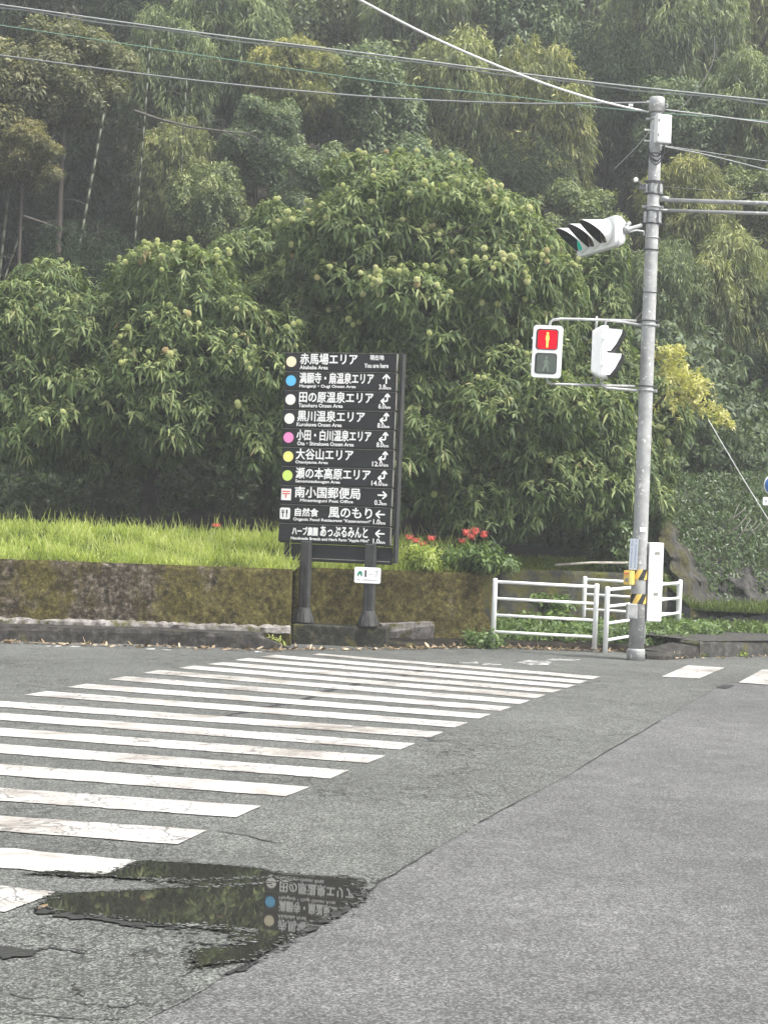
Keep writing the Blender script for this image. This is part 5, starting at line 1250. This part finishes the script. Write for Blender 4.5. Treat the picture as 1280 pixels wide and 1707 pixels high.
# local frame: +x = towards the near end, -y = facing direction
lx = Vector((math.cos(vsg.rotation_euler.z), math.sin(vsg.rotation_euler.z), 0))
mb = MB(); pf = rrect(0, 0, 1.27, .42, .09, 8); pbk = rrect(0, 0, 1.16, .32, .07, 8); n = len(pf)
v_ = [(a, -.05, b) for a, b in pf]+[(a, .05, b) for a, b in pf]+[(a, .13, b) for a, b in pbk]; f_ = [tuple(range(n)), tuple(range(3*n-1, 2*n-1, -1))]
for k in range(2):
    for i in range(n): j = (i+1) % n; f_.append((k*n+i, (k+1)*n+i, (k+1)*n+j, k*n+j))
mb.add(v_, f_); mb.build('housing', M['white'], vsg)
mb = MB(); mb.prism(rrect(0, 0, 1.285, .435, .095, 8), .0, .012, lambda a, b, t: (a, t, b)); mb.build('gasket_flange', M['boxside'], vsg)
for i, x in enumerate((-.40, 0, .40)):
    mb = MB(); mb.lathe((x, -.05, 0), [(.172, 0), (.172, .035), (.150, .04)], 28, Matrix.Rotation(R_(90), 3, 'X')); mb.build('lamp_ring', M['white'], vsg)
    mb = MB(); mb.lathe((x, -.091, 0), [(.148, 0), (.12, .012), (.06, .022), (.01, .024)], 28, Matrix.Rotation(R_(90), 3, 'X')); mb.build('lens', M['greenlamp' if i == 0 else 'darklens'], vsg)
    for rr, mt, nm in ((.176, 'white', 'hood'), (.171, 'black', 'hood_lining')):
        vs = []; n = 30; full = 285
        for k in range(n+1):
            a = R_(90-full/2+full*k/n); ln = .37*(.5+.5*math.sin(a))**1.35+.02; y1 = -.086-ln
            tilt = -.10*ln
            vs += [(x+rr*math.cos(a), -.085, rr*math.sin(a)), (x+rr*math.cos(a)*1.0, y1, rr*math.sin(a)+tilt), (x+(rr-.004)*math.cos(a), y1, (rr-.004)*math.sin(a)+tilt), (x+(rr-.004)*math.cos(a), -.085, (rr-.004)*math.sin(a))]
        fs = []
        for k in range(n):
            for m_ in range(4): m2_ = (m_+1) % 4; fs.append((4*k+m_, 4*k+4+m_, 4*k+4+m2_, 4*k+m2_))
        mb = MB(); mb.add(vs, fs); mb.build(nm, M[mt], vsg)
mb = MB(); jn = Vector((PX, PY, 0))
br2 = empty('signal_bracket', (PX, PY, 0), 0, 'stubby grey bracket joining the vehicle signal to the pole', 'bracket')
for pts, r in (([(1040, 384, -.25), (1050, 381, -.15), (1068, 376, -.05)], .030), ([(1046, 388, -.2), (1060, 384, -.1), (1072, 386, -.1), (1073, 393, -.09)], .016), ([(1043, 377, -.25), (1049, 372, -.2)], .03)):
    mb.tube([L_(*p) for p in pts], r, 8)
mb.build('arm', M['steel'], br2); mb = MB(); mb.lathe(L_(1043, 383, -.25), [(.05, -.04), (.06, -.02), (.06, .03), (.04, .05)], 12, Matrix.Rotation(R_(80), 3, 'Y')); mb.build('coupling', M['steel'], br2)

# ------------------------------------------------------------------ pedestrian fences
def fence(a, b, z_a, z_b, nposts, lb, hh=.84, rails=4):
    a = Vector((a.x, a.y, z_a)); b = Vector((b.x, b.y, z_b)); root = empty('pedestrian_fence', a, 0, lb, 'fence', 'white pedestrian fences')
    for i in range(nposts):
        p = lerp(a, b, i/(nposts-1))-a; mb = MB(); mb.lathe((p.x, p.y, p.z-.15), [(.037, 0), (.037, hh+.12), (.034, hh+.145), (.018, hh+.155)], 16); mb.build('post', M['fence'], root)
    for k in range(rails):
        z = hh-.045-k*.245; p = Vector((0, 0, z)); q = (b-a)+Vector((0, 0, z)); mb = MB(); mb.tube([p, lerp(p, q, .5)+Vector((0, 0, -.003)), q], .024 if k == 0 else .0215, 12); mb.build('rail', M['fence'], root)
    return root
f1a, f1b = at(821.5, 1062, 26.5), at(990.5, 1070, 26.45)
fence(f1a, f1b, at(821, 1064, 26.5).z, at(990, 1073, 26.45).z, 2, 'white four-rail fence panel nearest the signboard, facing the road', .88)
f2a, f2b = at(1008.5, 1078, 26.2), at(1130.5, 1040, 29.3)
fence(f2a, f2b, at(1008, 1080, 26.2).z, 0.15, 2, 'white fence running back from the road behind the pole and cabinet', .89)
f3a, f3b = at(971.5, 1040, 29.5), at(1129, 1040, 29.45)
fence(f3a, f3b, 0.17, 0.15, 2, 'rear white fence panel partly hidden behind the pole', .86)

# ------------------------------------------------------------------ overhead wires
def wire(pts, r, mat, lb, n=24, parallel=0):
    """smooth curve through (u,v,Y) points"""
    P = [at(*p) for p in pts]; out = []; m = len(P)
    for i in range(m-1):
        p0, p1, p2, p3 = P[max(i-1, 0)], P[i], P[i+1], P[min(i+2, m-1)]
        for k in range(n//(m-1)+1):
            t = k/(n//(m-1)+1); out.append(.5*((2*p1)+(p2-p0)*t+(2*p0-5*p1+4*p2-p3)*t*t+(3*p1-p0-3*p2+p3)*t**3))
    out.append(P[-1]); root = empty('overhead_cable', P[0], 0, lb, 'cable', 'overhead cables'); out = [q-P[0] for q in out]
    mb = MB(); mb.tube(out, r, 6); mb.build('strand', M[mat], root)
    if parallel:
        mb = MB(); o2 = [q+Vector((0, .02, -parallel*(1+.35*math.sin(i*1.3)))) for i, q in enumerate(out)]; mb.tube(o2, r*.8, 6); mb.build('strand', M[mat], root)
    return root
wire([(560, -22, 21), (600, 0, 21.6), (720, 62, 22.6), (860, 122, 23.6), (980, 163, 24.4), (1080, 187, 25.1)], .0165, 'wirepale', 'thick pale cable sagging from the top edge to the pole top')
wire([(-120, -6, 31), (0, 8, 31), (320, 53, 31), (640, 93, 31), (960, 134, 31), (1280, 168, 31), (1400, 180, 31)], .016, 'wire', 'double grey cable, highest of those crossing the whole view', 36, .045)
wire([(-120, 28, 32), (0, 42, 32), (320, 90, 32), (640, 137, 32), (830, 158, 32), (1050, 184, 32), (1400, 210, 32)], .0075, 'wiregreen', 'thin green cable below the highest double cable', 36)
wire([(-120, 78, 30), (0, 92, 29.5), (300, 131, 28), (600, 160, 27), (850, 172, 26), (985, 172, 25.4), (1079, 171, 25.15)], .012, 'wire', 'grey cable from the left edge tied to the pole top', 30)
wire([(1107, 183, 25.15), (1180, 192, 25.5), (1280, 205, 26), (1400, 218, 26.4)], .012, 'wire', 'grey cable leaving the pole top to the right edge', 16)
wire([(1100, 243, 25.15), (1180, 259, 25.8), (1280, 284, 26.4), (1400, 318, 27)], .010, 'wire', 'lower of two cables leaving the pole below the white box', 16)
wire([(1100, 242, 25.15), (1180, 254, 25.8), (1280, 269, 26.4), (1400, 284, 27)], .006, 'wire', 'thinner upper cable leaving the pole below the white box', 16)
wire([(1105, 311, 25.15), (1180, 317, 25.8), (1280, 322, 26.4), (1400, 326, 27)], .005, 'wiredark', 'very thin dark wire just above the signal arms', 14)
wire([(1180, 700, 29.2), (1230, 785, 29.1), (1276, 860, 29.0), (1400, 1060, 28.8)], .0065, 'wirepale', 'slanting guy wire at the right edge beside the blue road sign', 12)
wire([(1190, 60, 44), (1185, 110, 43.6), (1140, 175, 43), (1100, 200, 42.6), (1060, 245, 42), (1020, 285, 41.5)], .010, 'wiredark', 'thin climbing vine stem curving down through the foliage behind the pole top', 24)
p = at(1051, 176, 25.2); mb = MB(); 
for k in range(3): mb.lathe((0, 0, 0), [(.006, -.035+k*.022), (.026, -.03+k*.022), (.026, -.02+k*.022), (.006, -.015+k*.022)], 12, Matrix.Rotation(R_(90), 3, 'Y'))
o = mb.build('insulator', M['insul']); o.location = p; tag(o, 'small white porcelain insulator on the cable just left of the pole top', 'insulator')
# ------------------------------------------------------------------ blue road sign at the right edge
bs = empty('road_sign', (0, 0, 0), 0, 'blue round road sign with a white plate below it, cut by the right edge', 'road sign'); c = at(1291, 809, 29.6); bs.location = (c.x, c.y, .2); dz = c.z-.2
mb = MB(); mb.lathe((0, .03, 0), [(.03, -.2), (.03, dz+.25)], 14); mb.build('post', M['galv'], bs)
RS = 20*29.6/F*.95
mb = MB(); mb.lathe((0, 0, dz), [(.001, .0), (RS, 0), (RS, .006), (.001, .006)], 36, Matrix.Rotation(R_(90), 3, 'X')); mb.build('disc_rim', M['letter'], bs)
mb = MB(); mb.lathe((0, -.0065, dz), [(.001, 0), (RS*.90, 0), (RS*.9, .002), (.001, .002)], 36, Matrix.Rotation(R_(90), 3, 'X')); mb.build('disc_face', M['roadblue'], bs)
dz2 = at(1291, 836, 29.6).z-.2; mb = MB(); mb.prism(rrect(0, 0, .38, .135, .02), 0, -.006, lambda a, b, t: (a, t, b+dz2)); mb.build('supplementary_plate', M['boxwhite'], bs)
mb = MB(); mb.box((-.14, -.0075, dz2), (.05, .003, .05)); mb.build('plate_mark', M['greyink'], bs)

# ------------------------------------------------------------------ turn the lettering into fitted meshes
bpy.context.view_layer.update(); dg = bpy.context.evaluated_depsgraph_get()
for (o, x, z, w_, h_, mat, parent, y, name) in texts:
    me = bpy.data.meshes.new_from_object(o.evaluated_get(dg)); n = len(me.vertices); co = np.zeros(n*3, np.float32); me.vertices.foreach_get('co', co); co = co.reshape(-1, 3)
    mn_, mx_ = co.min(0), co.max(0); out = np.zeros_like(co)
    bw = .0042 if h_ > .1 else (.0024 if h_ > .055 else .0021)
    if mat is not M['letter']: bw = .001
    w_ -= 2*bw; x += bw
    out[:, 0] = x+(co[:, 0]-mn_[0])/(mx_[0]-mn_[0])*w_; out[:, 2] = z+(co[:, 1]-mn_[1])/(mx_[1]-mn_[1])*h_; out[:, 1] = y-.0015
    faces = [list(p.vertices) for p in me.polygons]; nv = len(out); V = []; Fc = []
    for c_, (ax_, az_) in enumerate(((-1, -.5), (0, .5), (1, -.5), (0, -.9), (-.5, .9))):
        V.append(out+np.array([ax_*bw, -.0004*c_, az_*bw])); Fc += [[i+nv*c_ for i in f] for f in faces]
    me = bpy.data.meshes.new(name); me.from_pydata(np.concatenate(V).tolist(), [], Fc); me.materials.append(mat); me.update()
    q = link(name, me, None, parent); q['kind'] = 'stuff' if False else 'thing'; del q['kind']; col.objects.unlink(o); bpy.data.objects.remove(o)
# ------------------------------------------------------------------ haze
HAZE = 0.0018
if HAZE:
    mb = MB(); mb.box((0, 45, 17), (260, 160, 38)); o = mb.build('haze', None); tag(o, kind='stuff')
    m = bpy.data.materials.new('haze'); m.use_nodes = True; nt = m.node_tree; nt.nodes.clear()
    out = nt.nodes.new('ShaderNodeOutputMaterial'); pv = nt.nodes.new('ShaderNodeVolumePrincipled'); pv.inputs['Color'].default_value = (.93, .95, .97, 1); pv.inputs['Density'].default_value = HAZE; pv.inputs['Anisotropy'].default_value = .2
    nt.links.new(pv.outputs[0], out.inputs['Volume']); o.data.materials.append(m)
